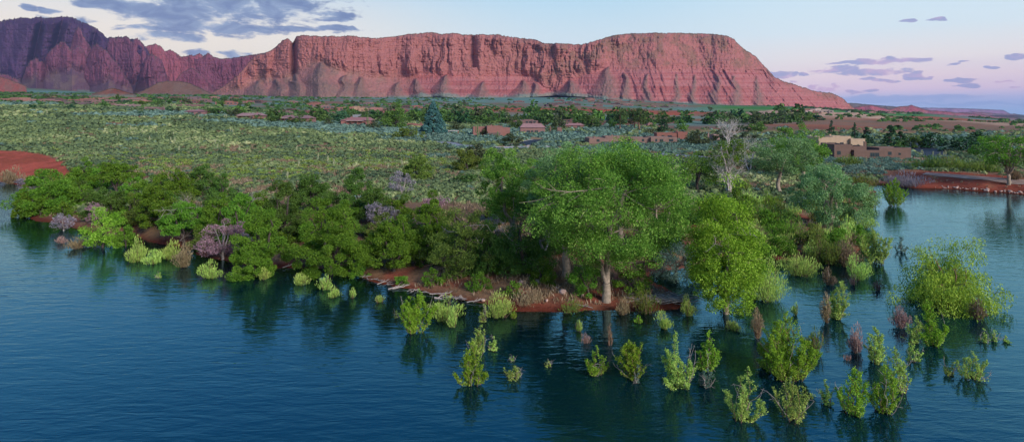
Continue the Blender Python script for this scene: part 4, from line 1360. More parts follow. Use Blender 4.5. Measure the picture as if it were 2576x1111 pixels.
    for i, (u, vb, w, vt, lb) in enumerate([
        (1832, 380, 84, 288, 'leafless white tree rising above the sagebrush'),
        (1886, 430, 92, 335, 'leafless white tree right of the half dead one'),
        (1832, 486, 116, 385, 'web of bare white limbs around the half dead tree'),
        (492, 566, 84, 490, 'grey dead branches in front of the green tree above the cove'),
        (1365, 640, 110, 575, 'bare grey twiggy branches left of the cottonwood trunk'),
        (640, 520, 60, 470, 'thin grey dead branches among the green crowns'),
    ]):
        x, y, z, W, Ht = dims(u, vb, w, vt)
        link('dead_tree', make_dead(W, Ht, 760 + i, r0=max(0.06, 0.018 * Ht)), loc=(x, y - (2.5 if i in (3, 4) else 0), z + (1.2 if i in (3, 4) else 0)), label=lb, cat='dead tree', group=gp)


def plant_flood():
    S = [  # u, vb, w, vt, label
        (1045, 835, 92, 733, 'lime', 'bright green rounded sapling standing left of the seepwillow', dict(stems=12, cover=2.4, taper=0.4)),
        (1188, 966, 88, 868, 'lime', 'green conical sapling in open water, farthest left in the lake', dict(stems=9, cover=1.9)),
        (1206, 885, 66, 822, 'brush', 'sparse sapling just behind the green conical one', dict(cover=1.2)),
        (1242, 882, 34, 846, 'brush', 'small sprig right of the sparse sapling', dict(stems=5, cover=1.2)),
        (1294, 953, 64, 925, 'brush', 'low floating branch of leaves in dark water', dict(stems=6, cover=1.0, taper=0.3)),
        (1497, 940, 72, 876, 'lime', 'small sapling left of the rounded one in dark water', dict(cover=1.2)),
        (1598, 950, 92, 856, 'lime', 'rounded leafy sapling in the dark reflection of the cottonwood', dict(stems=12, cover=1.9, taper=0.35)),
        (1714, 975, 98, 840, 'brush', 'tall airy sapling with yellowing lower leaves', dict(stems=9, cover=1.5)),
        (1778, 932, 68, 838, 'lime', 'narrow green sapling touching the tall airy one', dict(cover=1.5)),
        (1984, 950, 150, 788, 'lime', 'largest bright green sapling in the flooded shallows', dict(stems=24, cover=2.4, taper=0.6)),
        (1935, 922, 66, 850, 'brush', 'leaning side sapling at the left of the largest sapling', dict(cover=1.2)),
        (1866, 1056, 112, 934, 'brush', 'ragged sapling nearest the camera on the left', dict(stems=9, cover=1.0)),
        (1995, 1054, 124, 960, 'brush', 'open sapling with bare white twigs near the bottom edge', dict(stems=10, cover=0.85, taper=0.5)),
        (2080, 1016, 34, 952, 'brush', 'thin upright sprig between two bottom saplings', dict(stems=5, cover=1.2)),
        (2146, 1035, 106, 928, 'lime', 'three peaked sapling at the lower right', dict(stems=12, cover=1.4)),
        (2232, 1038, 96, 920, 'lime', 'sapling with pale stems right of the three peaked one', dict(stems=10, cover=1.3)),
        (2268, 985, 74, 880, 'brush', 'dim green sapling behind the pale stemmed one', dict(cover=1.1)),
        (2295, 908, 50, 858, 'brush', 'small sprig above the dim green sapling', dict(stems=5, cover=0.9)),
        (2208, 912, 66, 822, 'brush', 'grey green sapling beside the pinkish reeds', dict(cover=1.5)),
        (2348, 865, 80, 762, 'lime', 'bright conical sapling in the right shallows', dict(stems=10, cover=1.7)),
        (2300, 862, 56, 800, 'brush', 'olive sapling left of the bright conical one', dict(cover=1.2)),
        (2102, 800, 66, 706, 'brush', 'upright light green sapling over brown stems', dict(cover=1.6)),
        (2390, 942, 38, 908, 'brush', 'small low sapling left of the pair on the right', dict(stems=5, cover=1.3)),
        (2446, 952, 78, 893, 'brush', 'wide low sapling in open water on the far right', dict(stems=9, cover=1.3, taper=0.4)),
        (2473, 860, 22, 828, 'brush', 'tiny sprig near the right edge', dict(stems=4, cover=1.0)),
        (2500, 858, 18, 832, 'brush', 'tiny leafy tuft near the right edge', dict(stems=4, cover=1.4)),
        (2532, 860, 24, 846, 'brush', 'lowest tiny tuft at the right edge', dict(stems=4, cover=1.4)),
        (2204, 662, 92, 572, 'brush', 'light green sapling at the end of the brushy spit', dict(stems=12, cover=1.7, taper=0.4)),
        (2248, 518, 62, 452, 'lime', 'lone green tree standing in the far right water', dict(stems=12, cover=1.8, taper=0.4)),
        (2270, 634, 40, 598, 'silver', 'thin sprig in the pale water past the spit', dict(stems=5, cover=0.9)),
        (1777, 972, 54, 932, 'silver', 'silvery branch hanging at the foot of the narrow sapling', dict(stems=6, cover=1.5, taper=0.3, bark='deadwood')),
        (1600, 962, 13, 916, 'silver', 'single silvery sprig in front of the rounded sapling', dict(stems=3, cover=1.8)),
        (1215, 810, 16, 762, 'brush', 'tiny upright sprig in the shade of the shore', dict(stems=4, cover=1.0)),
        (998, 800, 10, 780, 'brush', 'tiny twig left of the bright rounded sapling', dict(stems=3, cover=0.8)),
        (1380, 922, 22, 906, 'brush', 'few floating leaves in the dark water', dict(stems=3, cover=0.8)),
        (1290, 908, 18, 896, 'brush', 'few leaves above the floating branch', dict(stems=3, cover=0.8)),
        (400, 698, 22, 686, 'brush', 'low leafy sprig off the left reeds', dict(stems=4, cover=1.0)),
    ]
    for i, (u, vb, w, vt, lf, lb, kw) in enumerate(S):
        put_sap(lb, u, vb, w, vt, 800 + i, leaf=lf, **kw)
    B = [  # u, vb, w, vt, leaf, label
        (1122, 802, 92, 740, 'brush', 'seepwillow right of the bright rounded sapling', dict(lumps=7)),
        (1140, 822, 38, 776, 'brush', 'small fan of seepwillow in front of the larger one', dict(lumps=3)),
        (1253, 795, 92, 734, 'brush', 'fan shaped seepwillow by the driftwood line', dict(lumps=6, flare=0.8)),
        (1292, 800, 22, 784, 'lime', 'little bright tuft beside the fan shaped seepwillow', dict(lumps=3)),
        (755, 716, 54, 688, 'brush', 'pair of low tufts off the red shallows', dict(lumps=4)),
        (818, 727, 42, 692, 'brush', 'round green tuft in the red shallows', dict(lumps=4)),
        (835, 746, 44, 718, 'brush', 'wider tuft just below the round green one', dict(lumps=4)),
        (887, 748, 26, 725, 'brush', 'small tuft right of the wider one', dict(lumps=3)),
        (956, 760, 26, 742, 'brush', 'lone small tuft left of the bright rounded sapling', dict(lumps=3)),
        (665, 702, 40, 674, 'brush', 'tuft at the tip of the bush spilling into the lake', dict(lumps=3)),
        (530, 698, 62, 656, 'brush', 'green brush in the water below the pink tamarisk', dict(lumps=5)),
        (200, 624, 62, 592, 'reed', 'straw green reeds at the far left cove', dict(lumps=5)),
        (152, 612, 34, 594, 'reedpink', 'pale pink dead reeds left of the straw ones', dict(lumps=3, brown=1)),
        (345, 658, 54, 596, 'brush', 'upright brush at the mouth of the red cove', dict(lumps=4)),
        (330, 652, 40, 625, 'reed', 'brown reeds in front of the cove brush', dict(lumps=3, brown=1)),
        (388, 662, 58, 628, 'brush', 'yellow green reeds in the middle of the cove', dict(lumps=5)),
        (430, 650, 60, 604, 'brush', 'tall brush against the red bank', dict(lumps=5)),
        (466, 672, 52, 612, 'reed', 'dry reeds at the right end of the cove', dict(lumps=4)),
        (260, 606, 26, 580, 'lime', 'bright tuft in the water near the straw reeds', dict(lumps=3)),
        (30, 462, 70, 418, 'reed', 'grey green reeds at the foot of the red bank', dict(lumps=6)),
        (1668, 824, 56, 782, 'brush', 'seepwillow clump right of the weeds by the trunk', dict(lumps=4, flare=0.7)),
        (1727, 792, 42, 744, 'brush', 'upright seepwillow left of the twin dark trunks', dict(lumps=3)),
        (1842, 828, 52, 806, 'brush', 'low seepwillow under the light green cottonwood', dict(lumps=4)),
        (1604, 812, 22, 794, 'lime', 'small tuft left of the seepwillow clump', dict(lumps=3)),
        (1456, 832, 30, 806, 'brush', 'small tuft in dark water left of the trunk reflection', dict(lumps=3)),
        (1468, 862, 42, 836, 'reedpink', 'pinkish dead weeds in dark water', dict(lumps=3, cover=0.6)),
        (1535, 868, 20, 812, 'reed', 'thin leaning dry stalks in dark water', dict(lumps=2, cover=0.5)),
        (1568, 790, 60, 742, 'reed', 'dry yellowish weeds right of the great trunk', dict(lumps=4, cover=1.0)),
        (1625, 786, 78, 720, 'olive', 'tangled olive weeds beside the debris pile', dict(lumps=5, cover=1.0)),
        (1440, 782, 70, 752, 'olive', 'weedy fringe on the bank left of the great trunk', dict(lumps=5, cover=1.0)),
        (1330, 764, 90, 716, 'drygrass', 'dry grass clump on the bank above the seepwillow', dict(lumps=6, cover=1.0)),
        (1906, 850, 38, 778, 'reed', 'tall olive and brown reeds in the flooded shallows', dict(lumps=3)),
        (2001, 792, 22, 762, 'brush', 'short dark tuft behind the largest sapling', dict(lumps=2)),
        (2052, 884, 62, 826, 'olive', 'olive brush right of the largest sapling', dict(lumps=5)),
        (2082, 812, 38, 742, 'reed', 'brown stems at the foot of the upright sapling', dict(lumps=3, flare=0.8)),
        (2158, 884, 52, 816, 'reedpink', 'pinkish brown reeds standing in the middle shallows', dict(lumps=4, brown=1)),
        (2268, 824, 54, 772, 'reedpink', 'pinkish brown reeds left of the bright conical sapling', dict(lumps=4, brown=1)),
        (2132, 906, 34, 892, 'reedpink', 'few pink stalks low in the water', dict(lumps=2, cover=0.5)),
        (2456, 802, 52, 744, 'reed', 'brown reeds at the foot of the big willow', dict(lumps=4, brown=1)),
        (1936, 756, 104, 640, 'brush', 'tall dense seepwillow mass at the edge of the spit', dict(lumps=9)),
        (1890, 735, 60, 650, 'brush', 'seepwillow right of the light green cottonwood', dict(lumps=5)),
        (2010, 692, 112, 632, 'brush', 'row of bright tipped seepwillow on the spit', dict(lumps=9)),
        (2070, 660, 100, 580, 'olive', 'olive brown brush on the middle of the spit', dict(lumps=7)),
        (2125, 668, 70, 600, 'reed', 'straw coloured brush near the end of the spit', dict(lumps=5)),
        (2152, 702, 60, 640, 'brush', 'seepwillow in the water below the straw brush', dict(lumps=5)),
        (2085, 716, 34, 672, 'reed', 'brown reed tuft at the waters edge of the spit', dict(lumps=3, brown=1)),
        (2150, 718, 34, 690, 'reedpink', 'thin dead stalks in front of the spit', dict(lumps=2, cover=0.5)),
        (2215, 730, 40, 700, 'reedpink', 'sparse dead stalks in open water', dict(lumps=3, cover=0.4)),
        (2135, 610, 66, 545, 'brush', 'dark green brush behind the light sapling', dict(lumps=5)),
        (2190, 525, 56, 468, 'olive', 'brown green brush at the tip of the inlet', dict(lumps=5)),
        (1990, 600, 110, 545, 'mesq', 'dense green brush left of the leaning willow green tree', dict(lumps=8)),
        (1900, 560, 90, 505, 'dark', 'dark brush behind the light green cottonwood', dict(lumps=7)),
        (1790, 545, 90, 490, 'dark', 'shaded brush below the dark crooked trunk', dict(lumps=7)),
        (1930, 520, 70, 480, 'mesq', 'green bush at the foot of the straight trunk', dict(lumps=6)),
        (2060, 560, 60, 500, 'olive', 'brush behind the leaning tree', dict(lumps=5)),
        (2160, 470, 90, 440, 'olive', 'brown olive brush on the far bank of the inlet', dict(lumps=7)),
        (2290, 468, 110, 430, 'lilac', 'grey mauve brush on the far bank', dict(lumps=8)),
        (2400, 428, 130, 392, 'olive', 'long olive brush row above the dirt track', dict(lumps=9)),
        (2330, 424, 100, 390, 'dark', 'dark brown green brush right of the brown house', dict(lumps=8)),
        (2480, 432, 90, 395, 'olive', 'brush mass left of the vase shaped tree', dict(lumps=7)),
        (2548, 452, 50, 425, 'reed', 'rusty brush behind the vase shaped tree', dict(lumps=4)),
        (2130, 415, 80, 388, 'olive', 'dusky brush in front of the brown house', dict(lumps=6)),
    ]
    for i, (u, vb, w, vt, lf, lb, kw) in enumerate(B):
        kw = dict(kw)
        put_brush(lb, u, vb, w, vt, 900 + i, leaf=lf, name='reed_clump' if lf in ('reed', 'reedpink', 'drygrass') else 'seepwillow_shrub', cat='reeds' if lf in ('reed', 'reedpink', 'drygrass') else 'shrub', **kw)


# ---------------------------------------------------------------- low cover of the plain
def bush_stuff(name, label, cat, xs, ys, zs, rs, tones, mt, K, seed):
    g = np.random.default_rng(seed)
    n = len(xs)
    d = norm(g.normal(size=(n, K, 3)))
    d[..., 2] = np.abs(d[..., 2]) * 0.9
    r = rs[:, None, None] * (0.75 + 0.35 * g.random((n, K, 1)))
    c = d * r * np.array([1, 1, 0.85])
    c = c + np.stack([xs, ys, zs], 1)[:, None]
    ls = (rs * 2.1 / math.sqrt(K) * 1.7)[:, None] * (0.8 + 0.5 * g.random((n, K)))
    t = np.clip(tones[:, None] + 0.3 * (g.random((n, K)) - 0.5), 0, 1)
    ax = np.cross(d, norm(g.normal(size=(n, K, 3))))
    mb = MB()
    leaves(mb, c.reshape(-1, 3), ax.reshape(-1, 3), ls.ravel(), ls.ravel() * 0.8, g, t.ravel(), face=d.reshape(-1, 3))
    link(name, mb.mesh(name, mt), label=label, cat=cat, kind='stuff')


def bush_mesh(seed, mt, K=70, tall=0.8, ls=0.28, lump=0.25):
    g = np.random.default_rng(seed)
    mb = MB()
    nh = 5
    for h in range(nh):
        a = g.random() * 6.28
        cx, cy, rr = math.cos(a) * 0.36 * (h > 0), math.sin(a) * 0.36 * (h > 0), 0.55 + 0.2 * g.random()
        k = K // nh
        d = norm(g.normal(size=(k, 3)))
        d[:, 2] = np.abs(d[:, 2])
        c = d * rr * (0.75 + 0.35 * g.random((k, 1))) * np.array([1, 1, tall])
        c[:, 0] += cx
        c[:, 1] += cy
        leaves(mb, c, d + g.normal(size=(k, 3)) * 0.7, ls * (0.7 + 0.6 * g.random(k)), ls * 0.55, g, np.clip(0.2 + 0.4 * g.random() + 0.45 * (g.random(k) - 0.4), 0, 1))
    return mb.mesh('bush', mt)


SAGE = [(1150, 349, 210, 13), (1060, 338, 120, 9), (1600, 376, 170, 15), (1250, 333, 110, 8), (50, 260, 130, 9), (430, 286, 150, 5), (610, 293, 120, 5), (790, 316, 190, 11), (930, 330, 150, 9), (1640, 385, 110, 10),
        (2230, 404, 200, 24), (2080, 398, 90, 16), (2400, 372, 150, 12), (2390, 352, 150, 8), (1540, 328, 70, 11), (1430, 345, 150, 9), (1180, 372, 70, 6), (2210, 428, 120, 12), (2150, 385, 60, 10), (1380, 352, 60, 8),
        (1360, 368, 110, 6), (330, 290, 160, 5), (330, 316, 70, 4), (600, 306, 90, 4), (1100, 392, 40, 4), (330, 354, 18, 4), (1750, 372, 120, 9), (1680, 350, 90, 12), (2330, 412, 130, 9)]


def in_sage(u, v, g, pad=1.0):
    m = np.zeros(u.shape)
    for a, b, c, d in SAGE:
        m = np.maximum(m, 1 - np.hypot((u - a) / (c * pad), (v - b) / (d * pad)))
    return m


def plant_cover():
    g = np.random.default_rng(31)
    X, Y, S = [], [], []
    y = 84.0
    while y < 660:
        s = 1.75 * (max(y, 130) / 150) ** 0.55
        x0, x1 = -1.02 * y - 20, 0.98 * y + 15
        n = int((x1 - x0) / s)
        xs = x0 + (np.arange(n) + g.random(n)) * s
        X.append(xs)
        Y.append(y + (g.random(n) - 0.5) * s * 1.2)
        S.append(np.full(n, s))
        y += s * 0.85
    X, Y, S = map(np.concatenate, (X, Y, S))
    sd = signed_shore(X, Y)
    Z = zt(X, Y)
    U = CX + F * X / Y
    V = HV + (H - Z) / Y * F
    keep = (sd > 4) & (bank_mask(U, V) < 0.5) & ~((U > 2230) & (sd < 17)) & ~((Y < 104) & (U > 300) & (U < 1900)) & (Y > 92)
    keep &= ~on_hard(X, Y)
    d = np.hypot((X - POND[0]) / 7, (Y - POND[1]) / 11)
    keep &= d > 1
    # bare red patches and the old track across the field
    tr = np.abs(V - np.interp(U, [200, 330, 470, 640, 740], [290, 294, 306, 330, 336])) / 2.2
    keep &= ~((U > 300) & (U < 760) & (tr < 1) & (g.random(len(X)) < 0.85))
    pat = fbm(X * 0.06, Y * 0.06, 0, 330, 3)
    keep &= ~((pat > 0.24) & (g.random(len(X)) < 0.75))
    # thinner scrub on the right-hand ground
    keep &= ~((U > 1300) & (Y > 330) & (g.random(len(X)) < 0.45)) & ~((U > 1650) & (Y > 420) & (g.random(len(X)) < 0.9)) & ~((U > 1250) & (Y > 540))
    keep &= g.random(len(X)) < 0.86
    X, Y, Z, S, U, V = [a[keep] for a in (X, Y, Z, S, U, V)]
    sg = in_sage(U, V + 2 * fbm(X * 0.1, Y * 0.1, 0, 335, 2), g)
    is_sage = ((sg > 0.0) & (sg + 0.5 * g.random(len(X)) > 0.35)) | (g.random(len(X)) < 0.012) | ((U > 1250) & (Y > 240) & (g.random(len(X)) < 0.25))
    rad = S * (0.40 + 0.36 * g.random(len(X)) ** 1.5)
    # tone drifts in patches: grey olive to yellow green
    tone = np.clip(0.42 + 0.55 * fbm(X * 0.035, Y * 0.035, 0, 340, 3) + 0.5 * (g.random(len(X)) - 0.5), 0.0, 1)
    vis = (U > -20) & (U < 2600)
    # the bushes that show largest become objects of their own
    def split(mask, name, label, cat, group, protos, maxn, zone):
        idx = np.nonzero(mask & vis & zone)[0]
        idx = idx[np.argsort(-(rad[idx] / Y[idx]))][:maxn]
        for i in idx:
            me = protos[g.integers(len(protos))]
            k = rad[i]
            link(name, me, loc=(X[i], Y[i], Z[i] - 0.05), rz=g.random() * 6.28, sc=(k * 1.25, k * 1.25, k * 1.1), label=label, cat=cat, group=group)
        m = mask.copy()
        m[idx] = False
        return m
    ps = [bush_mesh(40 + i, G['scrub'], 170, 0.8, 0.27) for i in range(6)]
    pg = [bush_mesh(50 + i, G['sage'], 180, 0.85, 0.24) for i in range(6)]
    # open field seen over the thicket: rows 395-470
    zone1 = (V < np.interp(U, [0, 180, 330, 420, 600, 800, 1000, 1150, 1300], [370, 385, 440, 440, 470, 440, 425, 440, 380])) & (V > 372)
    m1 = split(~is_sage, 'scrub_bush', 'low green scrub bush, one of hundreds on the near part of the open field', 'bush', 'green scrub bushes on the open field', ps, 290, zone1)
    zone2 = (Y < 420) & ((U < 1210) | (U > 1700) | (V < 384))
    m2 = split(is_sage, 'sagebrush', 'blue grey sagebrush mound on the flats around the houses', 'bush', 'blue grey sagebrush mounds', pg, 290, zone2)
    for lo, hi, K, nm in ((0, 210, 40, 'near'), (210, 330, 24, 'middle'), (330, 900, 14, 'far')):
        a = m1 & (Y >= lo) & (Y < hi)
        bush_stuff('scrub', 'carpet of low green and olive scrub over the open plain', 'scrub', X[a], Y[a], Z[a] - 0.05, rad[a], tone[a], G['scrubmix'], K, 71 + K)
        a = m2 & (Y >= lo) & (Y < hi)
        if a.any():
            bush_stuff('sagebrush_cover', 'blue grey sagebrush spread over the flats', 'sagebrush', X[a], Y[a], Z[a] - 0.05, rad[a] * 1.1, np.clip(0.45 + 0.5 * (g.random(a.sum()) - 0.5), 0, 1), G['sage'], K, 81 + K)
    # dry bunch grass between the bushes and along the banks
    n = 60000
    y = 52 + (g.random(n) ** 1.25) * 200
    x = (-1.0 + 1.95 * g.random(n)) * y
    z = zt(x, y)
    sd = signed_shore(x, y)
    u = CX + F * x / y
    v = HV + (H - z) / y * F
    k = (sd > 1.0) & (bank_mask(u, v) < 0.5) & ~on_hard(x, y) & (fbm(x * 0.08, y * 0.08, 0, 350, 3) > -0.22)
    k &= ~((u > 2230) & (y < 175) & (g.random(n) < 0.8))
    k &= ~((sd < 4) & (u < 1750) & (g.random(n) < 0.55))
    k &= np.hypot((x - POND[0]) / 6, (y - POND[1]) / 10) > 1
    x, y, z = x[k], y[k], z[k]
    m = len(x)
    mb = MB()
    for j in range(5):
        ax = np.stack([0.35 * g.normal(size=m), 0.35 * g.normal(size=m), np.ones(m)], 1)
        L = (0.25 + 0.30 * g.random(m)) * (1 + y / 300)
        c = np.stack([x + 0.18 * g.normal(size=m), y + 0.18 * g.normal(size=m), z + L * 0.4], 1)
        leaves(mb, c, ax, L, 0.05 * (1 + y / 90), g, np.clip(g.random(m), 0, 1))
    link('dry_grass', mb.mesh('dry_grass', G['drygrass']), label='straw coloured dry bunch grass between the bushes', cat='grass', kind='stuff')


YUCCA = [(209, 342), (296, 347), (359, 335), (437, 344), (431, 358), (439, 361), (477, 358), (501, 370), (542, 367), (548, 376), (564, 375), (603, 382), (452, 387), (378, 359), (579, 336), (585, 337), (327, 329),
         (748, 386), (800, 405), (827, 414), (838, 423), (753, 424), (954, 382), (1093, 404), (976, 431), (1011, 422), (725, 455), (2178, 414), (2316, 395), (2320, 396), (2316, 424), (2349, 397), (2366, 398),
         (2373, 398), (2380, 398), (2481, 404), (566, 300), (571, 300), (498, 300), (110, 290), (117, 290), (60, 296)]


def plant_yucca():
    g = np.random.default_rng(77)
    protos = []
    for k in range(3):
        a, b = MB(), MB()
        c = curve((0, 0, 0), (0.12 * g.normal(), 0.12 * g.normal(), 2.0), g, 0.03, 8)
        tube(a, c, np.linspace(0.045, 0.02, 8), 5)
        n = 240
        t = 0.42 + 0.58 * g.random(n)
        i = np.minimum((t * 7).astype(int), 6)
        p = c[i] + (c[i + 1] - c[i]) * (t * 7 - i)[:, None]
        r = 0.19 * np.sin(np.clip((t - 0.38) / 0.66, 0, 1) * math.pi) ** 0.7
        d = norm(g.normal(size=(n, 3)))
        leaves(a, p + d * r[:, None], d, 0.14, 0.11, g, 0.5)
        n = 60
        al = g.random(n) * 6.28
        e = 0.1 + 1.3 * g.random(n)
        d = np.stack([np.cos(al) * np.cos(e), np.sin(al) * np.cos(e), np.sin(e)], 1)
        leaves(b, d * 0.32, d, 0.65, 0.06, g, 0.5)
        protos.append((a.mesh('flower_spike', [G['yucca']]), b.mesh('blade_rosette', [G['yleaf']])))
    for i, (u, v) in enumerate(YUCCA):
        x, y, z = at(u, v)
        a, b = protos[i % 3]
        s = (0.9 + 0.35 * g.random()) * (1 + max(0, y - 200) / 500)
        r = link('yucca', None, loc=(x, y, z + 0.1), rz=g.random() * 6, sc=s, label='cream yucca flower spike standing above the scrub', cat='yucca', group='flowering yuccas')
        link('flower_spike', a, r)
        link('blade_rosette', b, r)


def plant_far():
    """trees and bushes among the houses and out on the slopes"""
    g = np.random.default_rng(5)
    spec = {
        'green': dict(leaf='vgreen', bark='bark_dark', shape='dome', z0=0.06, nclump=22, cover=2.4, limbs=6, aspect=0.8),
        'bright': dict(leaf='vbright', bark='bark_dark', shape='round', z0=0.08, nclump=22, cover=2.4, limbs=6, aspect=0.8),
        'olive': dict(leaf='volive', bark='bark_dark', shape='dome', z0=0.04, nclump=22, cover=2.2, limbs=6, aspect=0.8),
        'dark': dict(leaf='fir', bark='bark_dark', shape='dome', z0=0.04, nclump=18, cover=2.4, limbs=5, aspect=0.8),
    }
    protos = {}
    for k, s in spec.items():
        protos[k] = []
        for i in range(3):
            w, c = make_tree(8, 6.5, 1200 + i + hash_s(k), ls=0.62, **s)
            protos[k].append((w, c))
    fir = [make_tree(5, 10, 1300 + i, ls=0.5, leaf='fir', bark='bark_dark', shape='cone', z0=0.03, nclump=60, cover=2.6, limbs=4, fork=0.9, forks=1, aspect=0.5) for i in range(3)]
    pine = [make_tree(7.5, 12, 1310 + i, ls=0.5, leaf='pine', bark='bark_red', shape='round', z0=0.22, nclump=34, cover=2.0, limbs=14, fork=0.8, forks=1, aspect=0.5) for i in range(2)]

    def plant(name, pr, u, vb, w, vt, label, cat, group, base_w, base_h, parts=True):
        x, y, z, W, Ht = dims(u, vb, w, vt)
        r = link(name, None, loc=(x, y, z - 0.1), rz=g.random() * 6.28, sc=(W / base_w, W / base_w, Ht / base_h), label=label, cat=cat, group=group)
        link('trunk', pr[0], r)
        link('crown', pr[1], r)
    # landmark trees
    put_tree('spruce_tree', 'blue green spruce pyramid, tallest tree in the middle distance', 'tree', None, 1090, 338, 74, 252, 1400, leaf='spruce', bark='bark_dark', shape='cone', z0=0.0, nclump=330, cover=7.5, limbs=6, fork=0.9, forks=1, aspect=0.4)
    put_tree('broadleaf_tree', 'big rounded green tree left of the blue spruce', 'tree', None, 995, 324, 78, 262, 1401, leaf='vbright', bark='bark_dark', shape='dome', z0=0.05, nclump=60, cover=3.0)
    put_tree('broadleaf_tree', 'low olive dome of a bush in front of the blue spruce', 'bush', None, 1030, 349, 78, 316, 1402, leaf='olive', bark='bark_dark', shape='dome', z0=0.0, nclump=40, cover=3.0)
    L = [
        ('pine', 1562, 327, 34, 272, 'leftmost of the tall pines behind the long brown house'), ('pine', 1592, 326, 34, 272, 'middle tall pine behind the long brown house'), ('pine', 1612, 327, 40, 272, 'right hand tall pine behind the long brown house'),
        ('fir', 1668, 332, 34, 290, 'dark conifer right of the tall pines'), ('fir', 1816, 306, 26, 284, 'dark conifer tip above the bare white tree'), ('fir', 1532, 316, 20, 286, 'narrow dark conifer left of the pines'),
        ('fir', 2180, 366, 40, 318, 'dark conifer behind the cream house'), ('fir', 2240, 368, 46, 312, 'broad dark conifer behind the brown house'), ('fir', 2092, 342, 22, 302, 'slim conifer behind the bright cottonwood'),
        ('fir', 2150, 350, 22, 308, 'slim conifer above the cream house roof'), ('fir', 2265, 374, 40, 328, 'conifer right of the broad dark one'), ('dark', 2340, 372, 60, 330, 'dark rounded tree at the end of the conifer row'),
        ('green', 2300, 372, 56, 330, 'green tree inside the conifer row'), ('green', 2255, 378, 36, 352, 'pale round bush behind the brown house roof'), ('dark', 2418, 382, 84, 340, 'dark conifer clump right of the black asphalt'),
        ('dark', 2465, 380, 60, 330, 'dark green clump left of the vase shaped tree'), ('green', 2510, 372, 60, 332, 'green crown above the dark clump'),
        ('olive', 1760, 366, 56, 320, 'olive tree between the brown houses'), ('olive', 1740, 362, 40, 330, 'bush at the corner of the red house'), ('bright', 1715, 330, 34, 300, 'bright green tree behind the red house'), ('olive', 1640, 338, 34, 318, 'olive bush under the right tall pine'),
        ('bright', 1640, 322, 20, 306, 'small bright tree beside the pines'), ('bright', 1540, 322, 22, 300, 'small bright tree left of the pines'), ('bright', 1508, 316, 22, 296, 'small bright round tree among the houses'),
        ('green', 1485, 322, 60, 286, 'green tree behind the parked car'), ('bright', 1460, 312, 56, 284, 'bright green crown left of the pines'), ('olive', 1405, 330, 54, 286, 'olive tree beside the gabled house'), ('green', 1345, 310, 60, 280, 'green tree behind the gabled house'),
        ('green', 1300, 326, 40, 292, 'tree at the left gable of the house'), ('dark', 1500, 302, 50, 275, 'grey green tree left of the pines'), ('green', 1180, 312, 70, 282, 'green tree above the garage house'), ('olive', 1150, 330, 50, 306, 'bush beside the small ramada'),
        ('green', 1240, 310, 80, 280, 'wide green tree behind the garage house'), ('bright', 1130, 306, 44, 284, 'light green tree right of the blue spruce'), ('bright', 1055, 306, 30, 282, 'light green tree left of the blue spruce'),
        ('dark', 860, 316, 46, 272, 'dark tree at the left corner of the pink house'), ('green', 922, 300, 30, 272, 'green tree behind the pink house'), ('olive', 940, 326, 36, 302, 'dull bush in front of the pink house'),
        ('green', 745, 312, 52, 288, 'green tree in front of the porch house'), ('green', 690, 302, 60, 272, 'green tree group left of the porch house'), ('green', 800, 302, 60, 270, 'green trees behind the porch house'), ('olive', 828, 316, 28, 292, 'grey green bush near the pergola fence'),
        ('green', 560, 292, 50, 262, 'pair of green trees above the field, left one'), ('green', 525, 290, 30, 264, 'slender green tree above the field'), ('bright', 600, 290, 44, 266, 'green tree left of the porch house cluster'), ('olive', 590, 296, 40, 272, 'thin grey green tree'),
        ('dark', 425, 284, 24, 266, 'dark round bush beside the low brown house'), ('olive', 445, 284, 26, 268, 'olive bush beside the low brown house'), ('dark', 303, 264, 30, 250, 'dark round tree on the left village row'),
        ('bright', 360, 266, 30, 252, 'light green round tree on the left village row'), ('green', 395, 270, 26, 254, 'green round tree right of it on the left village row'), ('dark', 353, 290, 18, 278, 'single dark bush in the open field'), ('bright', 555, 264, 28, 252, 'pale green round tree in the far left village'),
        ('green', 114, 262, 22, 252, 'green round bush at the left end of the village'), ('dark', 85, 260, 20, 248, 'dark bush at the far left end'), ('dark', 185, 266, 16, 254, 'dark small tree in front of the left village'),
        ('olive', 1225, 344, 36, 318, 'shrub at the garage door'), ('olive', 1290, 366, 70, 335, 'grey green bush by the road bend'), ('olive', 1200, 408, 86, 362, 'olive bush mass left of the cottonwoods'), ('green', 1170, 460, 70, 428, 'green bush in the field by the cottonwood'),
        ('olive', 1820, 360, 60, 322, 'olive bush behind the leafless white tree'), ('green', 1870, 330, 60, 308, 'green trees above the sagebrush on the right'), ('bright', 1905, 332, 50, 306, 'bright green tree right of the leafless ones'), ('olive', 1880, 352, 60, 330, 'dusky bush right of the leafless white tree'),
        ('olive', 2075, 470, 60, 430, 'olive bush between the two pale trees'), ('green', 2450, 352, 50, 334, 'far green tree at the asphalt end'),
    ]
    for k, u, vb, w, vt, lb in L:
        if k == 'fir':
            plant('conifer_tree', fir[g.integers(3)], u, vb, w, vt, lb, 'tree', 'dark conifers', 5, 10)
        elif k == 'pine':
            plant('pine_tree', pine[g.integers(2)], u, vb, w, vt, lb, 'tree', 'tall pines', 7.5, 12)
        else:
            plant('garden_tree', protos[k][g.integers(3)], u, vb, w, vt, lb, 'tree', 'trees among the houses', 8, 6.5)
    # the belt of trees hiding most of the village, then bushes scattered to the foot of the cliffs
    simple = {}
    for k, s in spec.items():
        simple[k] = []
        for i in range(3):
            s2 = dict(s)
            s2.update(nclump=18, cover=2.4, limbs=0)
            simple[k].append(make_tree(8, 6, 1500 + i + hash_s(k), ls=1.1, **s2)[1])
